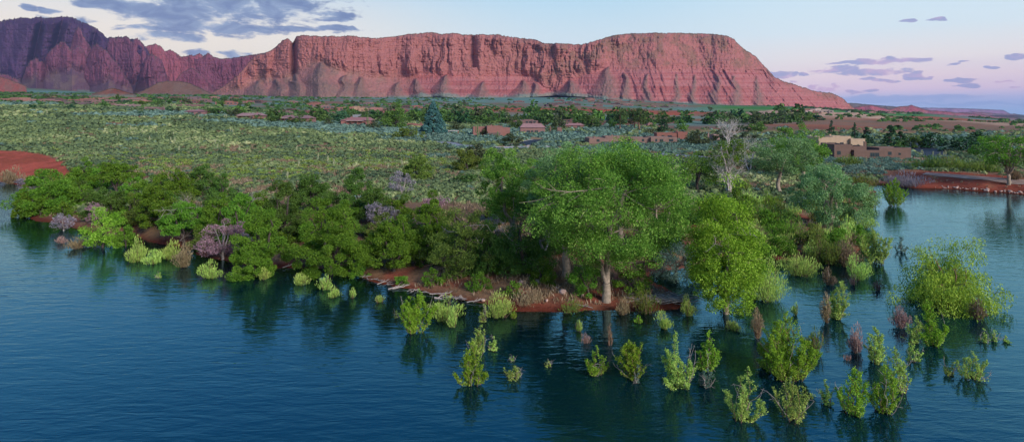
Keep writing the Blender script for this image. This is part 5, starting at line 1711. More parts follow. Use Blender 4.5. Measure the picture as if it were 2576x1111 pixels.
    zones = [((640, 1300), (296, 312), 80, (20, 50), 'garden tree of the belt left of the pines'),
             ((1100, 2060), (300, 314), 90, (24, 62), 'garden tree of the green belt behind the brown houses'),
             ((0, 640), (246, 276), 50, (10, 26), 'small tree scattered through the left village'),
             ((560, 1300), (262, 292), 60, (9, 26), 'small tree scattered through the middle village')]
    for (ua, ub), (va, vb_), n, (wa, wb), lb in zones:
        for i in range(n):
            u, v = ua + (ub - ua) * g.random(), va + (vb_ - va) * g.random()
            w = wa + (wb - wa) * g.random() ** 1.5
            k = ['green', 'bright', 'olive', 'dark'][g.choice(4, p=[.42, .2, .24, .14])]
            x, y, z, W, Ht = dims(u, v, w, v - w * (0.45 + 0.3 * g.random()))
            link('valley_tree', simple[k][g.integers(3)], loc=(x, y, z - 0.1), rz=g.random() * 6.28, sc=(W / 8, W / 8, Ht / 6), label=lb, cat='tree', group=lb.replace('garden tree', 'garden trees').replace('small tree', 'small trees'))
    # far bushes, one soft mass
    n = 5200
    u = -200 + 3000 * g.random(n)
    y = np.exp(math.log(520) + (math.log(2500) - math.log(520)) * g.random(n) ** 0.9)
    x = (u - CX) / F * y
    z = zt(x, y)
    v = HV + (H - z) / y * F
    den = fbm(x * 0.008, y * 0.008, 0, 411, 3)
    k = (den + 0.35 * g.random(n) > 0.02 + 0.25 * (u > 1250)) & ~((u > 1700) & (y > 1500) & (y < 2450))
    x, y, z, u = x[k], y[k], z[k], u[k]
    r = 1.5 + 2.6 * g.random(len(x)) ** 2 + y / 900
    bush_stuff('distant_bushes', 'dark bushes dotted over the far slopes', 'bushes', x, y, z, r, np.clip(0.1 + 0.6 * g.random(len(x)), 0, 1), G['vgreen'], 14, 421)
    # row of trees at the foot of the right end of the mesa
    n = 420
    u = 1930 + 640 * g.random(n) ** 0.8
    y = 2420 + 160 * g.random(n)
    k = fbm(u * 0.02, 0.3, 0, 433, 3) > -0.25
    u, y = u[k], y[k]
    x = (u - CX) / F * y
    bush_stuff('distant_trees', 'line of trees at the far edge of the green fields', 'trees', x, y, zt(x, y), 5 + 7 * g.random(len(x)) ** 2, np.clip(0.2 + 0.5 * g.random(len(x)), 0, 1), G['vgreen'], 18, 431)


def hash_s(s):
    return sum(ord(c) * (i + 3) for i, c in enumerate(s)) % 97
# ---------------------------------------------------------------- roads
STRIPS = [
    ('road', 'grey asphalt road curving in front of the garage house', [(1078, 357), (1120, 359), (1150, 366), (1200, 371), (1270, 373), (1330, 370), (1390, 369)], 7.5, 'asphalt'),
    ('driveway', 'dark asphalt driveway joining the curving grey road', [(1300, 366), (1322, 360), (1345, 355), (1362, 351)], 9.0, 'tar'),
    ('road', 'grey road glimpsed between the sagebrush right of the great cottonwood', [(1650, 387), (1700, 391), (1740, 394), (1775, 399), (1800, 402)], 5.0, 'asphalt'),
    ('dirt_track', 'brown dirt track along the right hand red bank', [(2325, 437), (2380, 441), (2440, 446), (2510, 452), (2576, 458), (2700, 468), (2900, 482)], 4.6, 'track'),
    ('driveway', 'pinkish driveway apron beside the brown house', [(2290, 398), (2312, 400), (2336, 401)], 5.0, 'pinkdrive'),
]
POLYS = [('road', 'fresh black asphalt road widening to a turnaround', [(2285, 354), (2318, 354), (2328, 364), (2345, 372), (2372, 378), (2396, 394), (2308, 396), (2298, 382), (2272, 374), (2286, 364)], 'tar')]
_hard = []


def hard_setup():
    for nm, lb, pts, w, m in STRIPS:
        P = np.array([at(u, v)[:2] for u, v in pts])
        t = np.concatenate([[0], np.cumsum(np.linalg.norm(np.diff(P, axis=0), axis=1))])
        s = np.arange(0, t[-1], 1.5)
        c = np.stack([np.interp(s, t, P[:, 0]), np.interp(s, t, P[:, 1])], 1)
        for _ in range(6):
            c[1:-1] = (c[:-2] + 2 * c[1:-1] + c[2:]) / 4
        _hard.append(('s', c, w, nm, lb, m))
    for nm, lb, pts, m in POLYS:
        _hard.append(('p', np.array([at(u, v)[:2] for u, v in pts]), 0, nm, lb, m))


def in_poly(x, y, P):
    X, Y = P[:, 0], P[:, 1]
    X2, Y2 = np.roll(X, -1), np.roll(Y, -1)
    c = ((Y > y[:, None]) != (Y2 > y[:, None])) & (x[:, None] < (X2 - X) * (y[:, None] - Y) / np.where(Y2 == Y, 1e-9, Y2 - Y) + X)
    return c.sum(1) % 2 == 1


HOUSE_SPOTS = []


def on_hard(x, y):
    m = np.zeros(len(x), bool)
    for k, c, w, *_ in _hard:
        if k == 's':
            d = np.full(len(x), 1e9)
            for p in c[::2]:
                d = np.minimum(d, (x - p[0]) ** 2 + (y - p[1]) ** 2)
            m |= d < (w / 2 + 1.2) ** 2
        else:
            m |= in_poly(x, y, c)
    for hx, hy, r in HOUSE_SPOTS:
        m |= (np.abs(x - hx) < r) & (y > hy - 1) & (y < hy + r * 1.3)
    return m


def build_roads():
    M = {'asphalt': rough_mat('weathered asphalt', (0.18, 0.19, 0.21), (0.26, 0.27, 0.29), 1.0), 'tar': rough_mat('fresh black asphalt', (0.012, 0.014, 0.020), (0.03, 0.032, 0.04), 2.0, rough=0.7),
         'track': rough_mat('packed brown earth', (0.20, 0.13, 0.10), (0.34, 0.24, 0.19), 0.5), 'pinkdrive': rough_mat('pink concrete', (0.36, 0.19, 0.15), (0.44, 0.25, 0.2), 1.0),
         'kerb': rough_mat('pale concrete kerb', (0.36, 0.33, 0.3), (0.5, 0.46, 0.42), 3.0)}
    for k, c, w, nm, lb, m in _hard:
        mb = MB()
        if k == 's':
            d = norm(np.gradient(c, axis=0))
            nrm = np.stack([-d[:, 1], d[:, 0]], 1)
            q = np.linspace(-0.5, 0.5, 7) * w
            P = c[:, None] + nrm[:, None] * q[None, :, None]
            z = zt(P[..., 0], P[..., 1]) + 0.12
            mb.add(np.concatenate([P, z[..., None]], -1).reshape(-1, 3), grid_faces(len(c), 7)[:, ::-1])
        else:
            x0, y0 = c.min(0)
            x1, y1 = c.max(0)
            n = 90
            gx, gy = np.meshgrid(np.linspace(x0, x1, n), np.linspace(y0, y1, n))
            fc = grid_faces(n, n)
            cen = np.stack([gx.ravel()[fc].mean(1), gy.ravel()[fc].mean(1)], 1)
            fc = fc[in_poly(cen[:, 0], cen[:, 1], c)]
            mb.add(np.stack([gx, gy, zt(gx, gy) + 0.12], -1).reshape(-1, 3), fc)
        link(nm, mb.mesh(nm, M[m], smooth=True), label=lb, cat='road', kind='structure')
        if k == 's' and m in ('asphalt', 'tar'):
            kb = MB()
            for s in (-1, 1):
                e0, e1 = w / 2 * s, (w / 2 + 0.25) * s
                pts = []
                for q, zz in ((e0, 0.05), (e0, 0.26), (e1, 0.26), (e1, -0.05)):
                    P = c + nrm * q
                    pts.append(np.concatenate([P, (zt(P[:, 0], P[:, 1]) + zz)[:, None]], 1))
                V = np.stack(pts, 1)
                kb.add(V.reshape(-1, 3), grid_faces(len(c), 4))
            link('kerb', kb.mesh('kerb', M['kerb']), label='pale kerb edging: ' + lb, cat='kerb', kind='structure')


# ---------------------------------------------------------------- houses
def ring_block(wall, roof, x0, x1, y0, y1, h, par=0.35, t=0.3):
    """walls with a parapet round a sunk flat roof"""
    o = [(x0, y0), (x1, y0), (x1, y1), (x0, y1)]
    i = [(x0 + t, y0 + t), (x1 - t, y0 + t), (x1 - t, y1 - t), (x0 + t, y1 - t)]
    zb, zt_ = -1.0, h + par
    bt = 0.06
    o2 = [(x0 + bt, y0 + bt), (x1 - bt, y0 + bt), (x1 - bt, y1 - bt), (x0 + bt, y1 - bt)]
    v = [(a, b, zb) for a, b in o] + [(a, b, zt_ - bt) for a, b in o] + [(a, b, zt_) for a, b in o2] + [(a, b, zt_) for a, b in i] + [(a, b, h - 0.05) for a, b in i]
    f = []
    for r in range(4):
        for k in range(4):
            j = (k + 1) % 4
            f.append((r * 4 + k, r * 4 + j, r * 4 + 4 + j, r * 4 + 4 + k))
    wall.add(v, f)
    roof.add([(a, b, h) for a, b in i], [(0, 1, 2, 3)])


_winm = {}


def opening(parent, x, y, z, w, h, kind='window', frame='frame', glass='glass'):
    key = (kind, frame, glass)
    if key not in _winm:
        a, b = MB(), MB()
        box(a, -0.5, 0.5, -0.06, 0.04, 0, 0.08)
        box(a, -0.5, 0.5, -0.06, 0.04, 0.92, 1.0)
        box(a, -0.5, -0.44, -0.055, 0.04, 0.08, 0.92)
        box(a, 0.44, 0.5, -0.055, 0.04, 0.08, 0.92)
        box(a, -0.02, 0.02, -0.05, 0.04, 0.08, 0.92)
        box(b, -0.44, 0.44, -0.03, 0.02, 0.08, 0.92)
        _winm[key] = (a.mesh(kind, G[frame]), b.mesh('pane' if kind != 'door' else 'door_leaf', G[glass]))
    a, b = _winm[key]
    o = link(kind, a, parent, loc=(x, y, z), sc=(w, 1, h))
    link('pane' if kind != 'door' else 'door_leaf', b, o)


def house(label, u, v, wu, hu, col, seed, gable=False, porch=None, nwin=4, yaw=None, blocks=None, depth=0.65, roofc=None, name='adobe_house', group='low adobe houses', wins=None):
    g = np.random.default_rng(seed)
    x, y, z = at(u, v)
    W, Ht = wu * y / F, max(2.6, hu * y / F)
    Dp = min(max(W * depth, 6), 16)
    yaw = (g.random() - 0.5) * 0.25 if yaw is None else yaw
    HOUSE_SPOTS.append((x, y, W / 2 + 1))
    r = link(name, None, loc=(x, y + 0.5, z), rz=yaw, label=label, cat='house', group=group)
    c = np.array(lin(*col)) * 0.72
    c = c * 0.75 + c.mean() * 0.25
    wm = rough_mat('adobe plaster', tuple(c * 0.88), tuple(c * 1.1), 0.8)
    rc = np.array(lin(*(roofc or (150, 128, 122)))) * 0.8
    rm = rough_mat('flat roof', tuple(rc * 0.9), tuple(rc * 1.1), 0.6)
    wall, roof = MB(), MB()
    if gable:
        t = Ht * 0.62
        box(wall, -W / 2, W / 2, 0, Dp, -1, t)
        n = 3
        ov = 0.5
        v_ = [(-W / 2 - ov, -ov, t - 0.05), (W / 2 + ov, -ov, t - 0.05), (W / 2 + ov, Dp + ov, t - 0.05), (-W / 2 - ov, Dp + ov, t - 0.05),
              (-W / 2 + W * 0.12, Dp / 2, Ht), (W / 2 - W * 0.12, Dp / 2, Ht)]
        roof.add(v_, [(0, 1, 5, 4), (2, 3, 4, 5)])
        roof.add(v_, [(1, 2, 5), (3, 0, 4)])
        roof.add([(a, b, c_ - 0.12) for a, b, c_ in v_[:4]], [(3, 2, 1, 0)])
        front = [(-W / 2, W / 2, 0, t)]
    else:
        if blocks is None:
            nb = 3 if W > 14 else 2
            cuts = np.sort(g.random(nb - 1)) * 0.5 + 0.25
            e = [0] + list(cuts) + [1]
            blocks = []
            for k in range(nb):
                blocks.append((e[k], e[k + 1], g.random() * 0.25, 0.72 + 0.28 * g.random()))
            blocks[int(g.integers(nb))] = blocks[int(g.integers(nb))][:3] + (1.0,)
        front = []
        for k, (a, b, dy, hh) in enumerate(blocks):
            x0, x1 = -W / 2 + a * W + 0.01 * k, -W / 2 + b * W
            y0 = dy * Dp + 0.013 * k
            ring_block(wall, roof, x0, x1, y0, Dp - 0.4 * k, Ht * hh - 0.35)
            front.append((x0, x1, y0, Ht * hh - 0.35))
    link('wall', wall.mesh('wall', wm), r)
    link('roof', roof.mesh('roof', rm), r)
    if wins is not None:
        for xa, w_, h_, z_ in wins:
            xx = -W / 2 + xa * W
            for x0, x1, y0, hh in front:
                if x0 < xx - w_ / 2 and xx + w_ / 2 < x1:
                    opening(r, xx, y0, z_, w_, min(h_, hh - z_ - 0.1))
                    break
    else:
        for k in range(nwin):
            x0, x1, y0, hh = front[k % len(front)]
            w_ = min(1.3 + 1.2 * g.random(), (x1 - x0) * 0.4)
            q = 0.25 + 0.5 * ((k // len(front)) + g.random() * 0.5) / max(1, (nwin - 1) // len(front) + 0.5)
            opening(r, x0 + (x1 - x0) * min(q, 0.78), y0, 0.85, w_, min(1.5, hh - 1.2))
        x0, x1, y0, hh = front[int(g.integers(len(front)))]
        opening(r, x0 + (x1 - x0) * 0.12 + 0.6, y0, 0.02, 1.0, min(2.1, hh - 0.3), 'door', 'frame', 'doorw')
    if porch:
        a, b = porch
        x0, x1 = -W / 2 + a * W, -W / 2 + b * W
        hp = Ht * 0.62 if gable else Ht * 0.7
        pr = MB()
        box(pr, x0, x1, -3.0, -0.02, hp - 0.18, hp)
        pm = link('porch_roof', pr.mesh('porch_roof', G['porch']), r)
        for k in range(4):
            q = MB()
            xx = x0 + 0.2 + (x1 - x0 - 0.4) * k / 3
            box(q, xx - 0.1, xx + 0.1, -2.85, -2.65, -0.5, hp - 0.185)
            link('post', q.mesh('post', G['wood']), pm)
    ch = MB()
    cx = W * (g.random() - 0.5) * 0.5
    hh = Ht if gable else Ht * 0.75
    box(ch, cx - 0.35, cx + 0.35, Dp * 0.5, Dp * 0.5 + 0.6, hh * 0.6, Ht + 0.6)
    box(ch, cx - 0.42, cx + 0.42, Dp * 0.5 - 0.07, Dp * 0.5 + 0.67, Ht + 0.6, Ht + 0.72)
    link('chimney', ch.mesh('chimney', wm), r)
    return r


def house_mats():
    G['frame'] = rough_mat('dark window frame', (0.10, 0.075, 0.06), (0.14, 0.11, 0.09), 3)
    G['glass'] = rough_mat('window glass', (0.02, 0.035, 0.04), (0.03, 0.05, 0.06), 1.0, rough=0.12, spec=0.8)
    G['doorw'] = rough_mat('dark wooden door', (0.06, 0.035, 0.025), (0.10, 0.06, 0.04), 3)
    G['porch'] = rough_mat('pale porch roof', (0.42, 0.36, 0.33), (0.52, 0.45, 0.42), 1)
    G['wood'] = rough_mat('brown timber', (0.16, 0.09, 0.06), (0.26, 0.15, 0.10), 3)
    G['garage'] = rough_mat('brown garage door', (0.10, 0.075, 0.07), (0.13, 0.10, 0.09), 1)
    G['white'] = rough_mat('white paint', (0.68, 0.66, 0.64), (0.78, 0.77, 0.75), 1)


def build_houses():
    house_mats()
    br, pk = (146, 104, 90), (168, 108, 94)
    house('large brown stepped adobe house by the black asphalt', 2201, 400, 188, 36, (128, 98, 84), 1, yaw=-0.04, depth=0.45,
          blocks=[(0, .22, .10, 1.0), (.20, .46, .28, .86), (.24, .60, 0.0, .62), (.58, 1.0, .05, .78)],
          wins=[(.06, 1.3, 1.4, 1.2), (.72, 1.2, 1.2, 1.2), (.85, .8, .8, 1.2), (.30, 1.6, 1.5, .6), (.36, 1.8, 1.6, .5), (.42, 1.8, 1.6, .5), (.48, 1.6, 1.5, .6), (.54, 1.4, 1.5, .6)])
    house('cream adobe house behind the brown one', 2122, 372, 124, 29, (200, 168, 132), 2, yaw=0.03, depth=0.5, roofc=(196, 178, 160),
          blocks=[(0, .42, 0.0, .95), (.36, .74, .25, 1.0), (.70, 1.0, .12, .78)], wins=[(.10, 2.4, 1.8, .5), (.22, 2.2, 1.8, .5), (.32, 2.0, 1.8, .5), (.55, 1.6, 1.2, 1.0)])
    house('long low brown house above the great cottonwood', 1594, 362, 222, 18, (152, 116, 102), 3, yaw=0.02, depth=0.4,
          blocks=[(0, .22, .05, .82), (.2, .5, .3, 1.0), (.48, .72, .12, .86), (.70, 1.0, 0.0, .92)], wins=[(.62, 1.2, 1.3, 1.0), (.76, 1.0, 1.4, 1.0), (.82, 1.8, 1.3, 1.0), (.93, 2.2, 1.4, 1.0), (.1, 1.5, 1.2, 1.0)])
    house('red brown house standing behind the long low one', 1692, 352, 76, 20, (160, 96, 80), 4, yaw=-0.06, blocks=[(0, .72, .05, .88), (.68, 1.0, 0, 1.0)], wins=[(.2, 1.6, 1.3, 1.3), (.42, 2.6, 1.2, 1.3)])
    house('pinkish house corner behind the leafless white tree', 1790, 356, 44, 18, (172, 132, 122), 5, nwin=2)
    house('pale house right of the leafless white tree', 1842, 352, 50, 14, (176, 150, 142), 6, nwin=3)
    house('gabled mauve house left of the parked car', 1340, 337, 62, 26, (156, 112, 104), 7, gable=True, roofc=(164, 128, 124), nwin=3)
    house('low house wing joined behind the gabled one', 1392, 337, 44, 16, (150, 108, 96), 8, nwin=2)
    house('mauve roofed house behind the olive tree', 1446, 324, 48, 14, (150, 104, 96), 9, gable=True, roofc=(162, 122, 118), nwin=2)
    r = house('house with a wide brown garage door by the cactus', 1238, 345, 94, 28, (158, 104, 92), 10, gable=False, roofc=(162, 122, 118), nwin=1, blocks=[(0, .4, .3, .92), (.36, .78, 0, 1.0), (.76, 1.0, .25, .85)])
    s = at(1238, 345)[1] / F
    gd = MB()
    w = 94 * s
    box(gd, -w * .10, w * .22, -0.05, 0.05, 0.02, 2.5)
    for k in range(1, 5):
        box(gd, -w * .10, w * .22, -0.065, -0.051, 0.5 * k - 0.02, 0.5 * k + 0.02)
    link('garage_door', gd.mesh('garage_door', G['garage']), r)
    house('pink gabled house with a white porch', 897, 317, 78, 22, (172, 108, 96), 11, gable=True, porch=(.18, .72), roofc=(158, 112, 110), yaw=0.1, nwin=3)
    house('mauve house with a columned porch left of the pink one', 737, 309, 78, 19, (156, 110, 98), 12, gable=True, porch=(0.02, .40), roofc=(150, 116, 114), nwin=3)
    house('pink house with a pale porch left of the green tree belt', 626, 301, 62, 17, (172, 114, 100), 13, gable=True, porch=(.1, .6), roofc=(160, 126, 124), nwin=2)
    house('low pink roofed house half hidden by bushes', 490, 289, 52, 13, (158, 112, 108), 14, gable=True, roofc=(152, 112, 112), nwin=2)
    house('dark windowed adobe at the edge of the green field', 389, 279, 52, 10, (146, 112, 112), 15, nwin=4)
    house('pale stepped adobe with a blue door at the field edge', 329, 272, 90, 10, (166, 130, 128), 16, nwin=5)
    house('long brown adobe left of the dark round tree', 262, 268, 52, 10, (142, 104, 98), 17, nwin=3)
    house('long mauve adobe at the left of the village row', 164, 265, 74, 9, (132, 106, 112), 18, nwin=3)
    house('dull adobe at the far left end of the row', 106, 259, 42, 8, (124, 98, 106), 19, nwin=2)
    house('low adobe right of the pale stepped one', 458, 271, 68, 9, (144, 106, 102), 20, nwin=3)
    house('grey white house behind the pink gabled one', 920, 300, 66, 13, (146, 150, 160), 21, nwin=2, roofc=(176, 180, 190))
    house('sandy two level house in the middle village', 905, 281, 32, 13, (196, 152, 116), 22, nwin=3)
    house('pink house right of the sandy two level one', 946, 282, 28, 12, (178, 120, 108), 23, nwin=2)
    house('red pink house near the blue spruce', 965, 288, 34, 9, (186, 116, 104), 24, nwin=2)
    house('low red adobe wall house left of the blue spruce', 1048, 319, 50, 7, (162, 104, 90), 25, nwin=1)
    house('small tower like pink house right of the pines', 1636, 322, 12, 13, (170, 116, 108), 26, nwin=1)
    house('brown house at the left edge of the long brown one', 1500, 360, 40, 10, (152, 112, 100), 27, nwin=1)
    house('small adobe behind the mauve porch house', 800, 296, 40, 9, (160, 116, 110), 28, nwin=2)
    house('grey roofed house left of the pink porch house', 560, 285, 40, 8, (150, 120, 120), 29, nwin=2)
    house('dim adobe below the brown hill', 478, 250, 36, 7, (140, 112, 112), 30, nwin=2)
    # far houses, too small to show parts
    g = np.random.default_rng(99)
    cols = [(160, 112, 102), (142, 100, 94), (176, 132, 120), (150, 120, 116), (200, 180, 170), (120, 92, 92)]
    protos = []
    for k in range(6):
        c = np.array(lin(*cols[k])) * 0.62
        wm = rough_mat('far adobe', tuple(c * 0.9), tuple(c * 1.1), 0.5)
        rm = rough_mat('far roof', tuple(c * 0.8), tuple(c * 1.25), 0.4)
        mb, rf = MB(), MB()
        ring_block(mb, rf, -9, -1, 0, 9, 2.9)
        ring_block(mb, rf, -1.2, 6, 1.5, 8.5, 3.6)
        ring_block(mb, rf, 5.8, 10, 0.6, 9.4, 2.6)
        n0 = sum(len(f) for f in mb.f)
        mb.add(np.concatenate(rf.v), np.concatenate([f + o for f, o in zip([np.array([[0, 1, 2, 3]])] * 3, (0, 4, 8))]), 0.5, 1)
        for a, b, yy in ((-8, -5.6, -0.03), (-4.4, -2.2, -0.03), (0.4, 2.4, 1.46), (3.2, 4.8, 1.46), (6.6, 8.8, 0.56)):
            box(mb, a, b, yy, yy + 0.2, 0.8, 2.1, 0.5, 2)
        protos.append(mb.mesh('far_house', [wm, rm, G['glass']]))
    def far(n, ua, ub, va, vb, w, label, grp, ks=(0, 1, 2, 3, 5)):
        for i in range(n):
            u, v = ua + (ub - ua) * g.random(), va + (vb - va) * g.random()
            x, y, z = at(u, v)
            s = (0.75 + 0.6 * g.random()) * w
            link('village_house', protos[ks[g.integers(len(ks))]], loc=(x, y, z), rz=(g.random() - 0.5) * 0.9, sc=(s, s, s * 0.9), label=label, cat='house', group=grp)
    far(40, 1290, 1720, 246, 271, 1.3, 'tiny adobe house on the sage slope under the mesa', 'houses on the slope under the mesa')
    far(26, 20, 640, 246, 262, 1.1, 'small far adobe house in the left of the valley', 'far houses in the left of the valley')
    far(30, 560, 1240, 258, 288, 1.1, 'small far adobe house in the middle of the valley', 'far houses in the middle of the valley')
    far(12, 1240, 1700, 300, 312, 0.9, 'small roof among the green belt of trees', 'roofs in the green belt')
    far(26, 1990, 2330, 281, 287, 1.3, 'tiny pale house at the far edge of the green fields', 'houses beyond the green fields', (4, 4, 2))
    x, y, z = at(2395, 301)


# ---------------------------------------------------------------- small things
def build_small():
    g = np.random.default_rng(64)
    # parked car
    x, y, z = at(1453, 338)
    r = link('parked_car', None, loc=(x, y, z + 0.05), rz=0.15, sc=1.35, label='dark blue car parked between the gabled house and the pines', cat='car')
    body, cab = MB(), MB()
    prof = [(-2.2, .35), (-2.25, .8), (-1.5, .95), (-0.9, 1.42), (0.8, 1.45), (1.5, 1.0), (2.2, .9), (2.25, .35)]
    def extr(mb, pr, y0, y1):
        n = len(pr)
        v = [(a, y0, b) for a, b in pr] + [(a, y1, b) for a, b in pr]
        mb.add(v, [(i, (i + 1) % n, n + (i + 1) % n, n + i) for i in range(n)])
        for k in range(1, n - 2):
            pass
        c0 = len(v)
        mb.add([(0, y0, .8), (0, y1, .8)] + v, [(0, 2 + (i + 1) % n, 2 + i) for i in range(n)])
        mb.add([(0, y0, .8), (0, y1, .8)] + v, [(1, 2 + n + i, 2 + n + (i + 1) % n) for i in range(n)])
    extr(body, prof, -0.88, 0.88)
    link('body', body.mesh('body', rough_mat('dark blue car paint', (0.02, 0.04, 0.09), (0.03, 0.05, 0.11), 1, rough=0.25, spec=0.6)), r)
    extr(cab, [(-1.25, .98), (-0.85, 1.36), (0.74, 1.39), (1.3, 1.0)], -0.9, 0.9)
    link('window', cab.mesh('window', G['glass']), r)
    for sx in (-1.35, 1.4):
        for sy in (-0.85, 0.85):
            w = MB()
            tube(w, [(sx, sy - 0.11, .34), (sx, sy - 0.1, .34), (sx, sy + 0.1, .34), (sx, sy + 0.11, .34)], [0.05, .34, .34, 0.05], 14)
            link('wheel', w.mesh('wheel', rough_mat('tyre', (0.015, .015, .015), (0.03, .03, .03), 4)), r)
    # ramada
    x, y, z = at(1141, 340)
    r = link('ramada', None, loc=(x, y, z), label='small open ramada with red posts right of the blue spruce', cat='shelter')
    w = 26 * y / F
    t = MB()
    box(t, -w / 2, w / 2, -2, 2, 2.5, 2.75)
    link('roof', t.mesh('roof', G['porch']), r)
    for a in (-1, 1):
        for b in (-1, 1):
            t = MB()
            box(t, a * (w / 2 - .3) - .15, a * (w / 2 - .3) + .15, b * 1.7 - .15, b * 1.7 + .15, -0.5, 2.5)
            link('post', t.mesh('post', G['wood']), r)
    # pergola fence
    x, y, z = at(798, 309)
    r = link('rail_fence', None, loc=(x, y, z), label='light rail fence between the porch house and the pink house', cat='fence')
    w = 42 * y / F
    t = MB()
    box(t, -w / 2, w / 2, -0.05, 0.05, 1.9, 2.1)
    box(t, -w / 2, w / 2, -0.05, 0.05, 1.0, 1.12)
    link('rail', t.mesh('rail', G['porch']), r)
    for k in range(5):
        t = MB()
        xx = -w / 2 + 0.1 + (w - 0.2) * k / 4
        box(t, xx - .1, xx + .1, -0.12, 0.12, -0.4, 2.2)
        link('post', t.mesh('post', G['porch']), r)
    # columnar cacti
    gm = rough_mat('green cactus skin', (0.06, 0.10, 0.04), (0.14, 0.19, 0.08), 8)
    for i, (u, v, vt, lb) in enumerate([(1202, 348, 306, 'tall branching columnar cactus left of the garage house'), (927, 318, 286, 'tall columnar cactus by the pink gabled house'),
                                        (1252, 352, 330, 'shorter columnar cactus in front of the garage door'), (2170, 366, 330, 'thin column by the cream house')][:3]):
        x, y, z, _, Ht = dims(u, v, 10, vt)
        r = link('columnar_cactus', None, loc=(x, y - 2, z), label=lb, cat='cactus', group='tall columnar cacti')
        t = MB()
        tube(t, [(0, 0, -.3), (0, 0, Ht * .5), (0.05, 0, Ht * .95), (0.05, 0, Ht)], [.34, .36, .26, .06], 10)
        link('stem', t.mesh('stem', gm, smooth=True), r)
        for k in range(4):
            a = 1.6 * k
            q = np.array([math.cos(a), math.sin(a), 0])
            h0 = Ht * (.12 + .1 * k)
            t = MB()
            tube(t, [q * .2 + (0, 0, h0), q * .8 + (0, 0, h0 + .15), q * .95 + (0, 0, h0 + .6), q * .95 + (0, 0, h0 + Ht * .4), q * .95 + (0, 0, h0 + Ht * .42)], [.2, .22, .22, .18, .05], 8)
            link('arm', t.mesh('arm', gm, smooth=True), r)
    # driftwood along the waterline
    logs = []
    for k in range(6):
        mb = MB()
        c = curve((-1, 0, 0), (1, 0, 0.03), g, 0.07, 7)
        tube(mb, c, np.linspace(0.075, 0.03, 7), 6)
        for j in range(2 + k % 3):
            i = g.integers(1, 6)
            tube(mb, curve(c[i], c[i] + np.array([0.45, 0.35 * g.normal(), 0.10 + 0.12 * g.random()]), g, 0.08, 4), np.linspace(0.035, 0.012, 4), 4)
        logs.append(mb.mesh('log', G['deadwood'], smooth=True))
    line = [(868, 687), (910, 699), (960, 713), (1000, 723), (1040, 734), (1080, 741), (1120, 747), (1160, 754), (1210, 763)]
    for i in range(46):
        t = g.random() ** 0.85 * (len(line) - 1.01)
        k = int(t)
        u = line[k][0] + (line[k + 1][0] - line[k][0]) * (t - k)
        v = line[k][1] + (line[k + 1][1] - line[k][1]) * (t - k) + 1.0 - 3.2 * abs(g.normal())
        x, y, z = at(u, v)
        s = 0.3 + 0.75 * g.random() ** 1.6
        o = link('driftwood_log', logs[g.integers(6)], loc=(x, y, max(z, 0.02) + 0.06 + 0.10 * g.random()), sc=s, label='bleached driftwood branch in the drift line along the red bank', cat='driftwood', group='driftwood along the red bank')
        o.rotation_euler = (g.normal() * 0.12, -0.15 * g.random(), -0.45 + 0.85 * g.normal())
    for i, (u, v, s, rz, lb) in enumerate([(752, 664, .9, .5, 'forked driftwood stick at the left end of the red shallows'), (790, 684, .8, -.7, 'driftwood stick lying in the red shallows'),
                                           (724, 670, .8, 1.2, 'pale driftwood under the left bushes'), (304, 606, 1.0, 0, 'pale log lying in the left cove'), (1128, 750, 1.3, .05, 'pale log floating behind the bright rounded sapling'),
                                           (1470, 772, .9, -.7, 'single stick on the bank left of the great trunk'), (1420, 722, .9, .3, 'thin stick lying on the red earth left of the great trunk')]):
        x, y, z = at(u, v)
        link('driftwood_stick', logs[i % 6], loc=(x, y, z + 0.08), rz=rz, sc=s, label=lb, cat='driftwood')
    mb = MB()
    x0, y0, z0 = at(1672, 756)
    for k in range(170):
        p = np.array([x0 + 1.3 * g.normal(), y0 + 0.7 * g.normal(), max(z0, 0) + 0.05 + 0.35 * g.random()])
        d = norm(np.array([1, 0.5 * g.normal(), 0.12 * g.normal()])) * (0.4 + 0.6 * g.random())
        tube(mb, curve(p - d, p + d, g, 0.06, 4), np.linspace(0.035, 0.015, 4), 4)
    link('driftwood_pile', mb.mesh('driftwood_pile', G['deadwood']), label='tangle of grey twigs washed up right of the great trunk', cat='debris', kind='stuff')
    # rocks
    rm = rough_mat('pinkish boulder', (0.34, 0.22, 0.17), (0.56, 0.40, 0.33), 3.0, bump=0.03)
    rocks = []
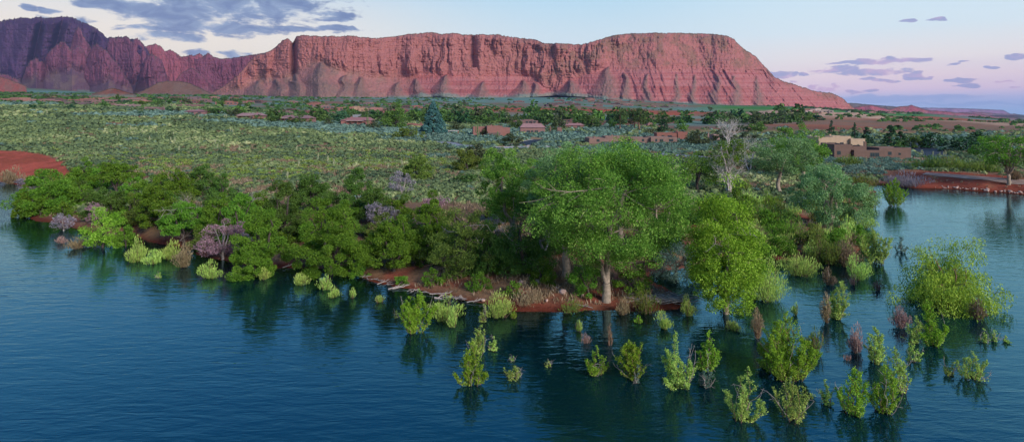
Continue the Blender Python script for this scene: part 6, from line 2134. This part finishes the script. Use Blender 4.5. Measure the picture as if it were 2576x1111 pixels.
    for k in range(5):
        n, m_ = 9, 12
        th, ph = np.meshgrid(np.linspace(0.02, math.pi - 0.02, n), np.arange(m_) * 2 * math.pi / m_, indexing='ij')
        d = np.stack([np.sin(th) * np.cos(ph), np.sin(th) * np.sin(ph), np.cos(th)], -1)
        rr = 0.5 * (1 + 0.35 * fbm(d[..., 0] * 1.5 + k * 7, d[..., 1] * 1.5, d[..., 2] * 1.5, 900 + k, 3))
        v = d * rr[..., None] * np.array([1, .8, .65])
        f = [(i * m_ + j, (i + 1) * m_ + j, (i + 1) * m_ + (j + 1) % m_, i * m_ + (j + 1) % m_) for i in range(n - 1) for j in range(m_)]
        mb = MB()
        mb.add(v.reshape(-1, 3), f)
        rocks.append(mb.mesh('rock', rm, smooth=True))
    for i, (u, v, s, lb) in enumerate([(1311, 713, .9, 'pale boulder on the bank, left of two'), (1352, 711, 1.0, 'pale boulder on the bank, right of two'), (1415, 737, 1.1, 'rusty orange boulder on the red earth'),
                                       (1190, 730, .5, 'small pale stone on the red bank'), (1216, 757, .6, 'dark red rock by the driftwood line'), (1375, 758, .5, 'little stone near the waterline'),
                                       (280, 607, .9, 'reddish rock in the left cove'), (1466, 745, .5, 'small stone left of the great trunk')]):
        x, y, z = at(u, v)
        link('boulder', rocks[i % 5], loc=(x, y, z + .1), rz=i, sc=s * .75, label=lb, cat='rock')
    for i in range(60):
        u = 2330 + 260 * g.random() ** 0.8
        v = np.interp(u, [2330, 2400, 2460, 2576, 2600], [473, 475, 480, 489, 490]) - 1.5 - 5.5 * g.random() ** 2
        x, y, z = at(u, v)
        link('shore_rock', rocks[g.integers(5)], loc=(x, y, z + .05), rz=g.random() * 6, sc=.25 + .6 * g.random() ** 2, label='pinkish rock in the riprap along the right hand shore', cat='rock', group='riprap rocks on the right shore')
    x, y, z = at(2440, 432)
    # greenhouse-like long pale shed beyond the fields
    x, y, z = at(2400, 301)
    x, y, z = at(2345, 300)


if True:
    hard_setup()
    build_houses()
    build_roads()
    build_small()
    build_ground()
    build_water()
    build_mountains()
    plant_grove()
    plant_flood()
    plant_cover()
    plant_yucca()
    plant_far()
    build_sky()
    build_light()
    build_haze()
    build_camera()
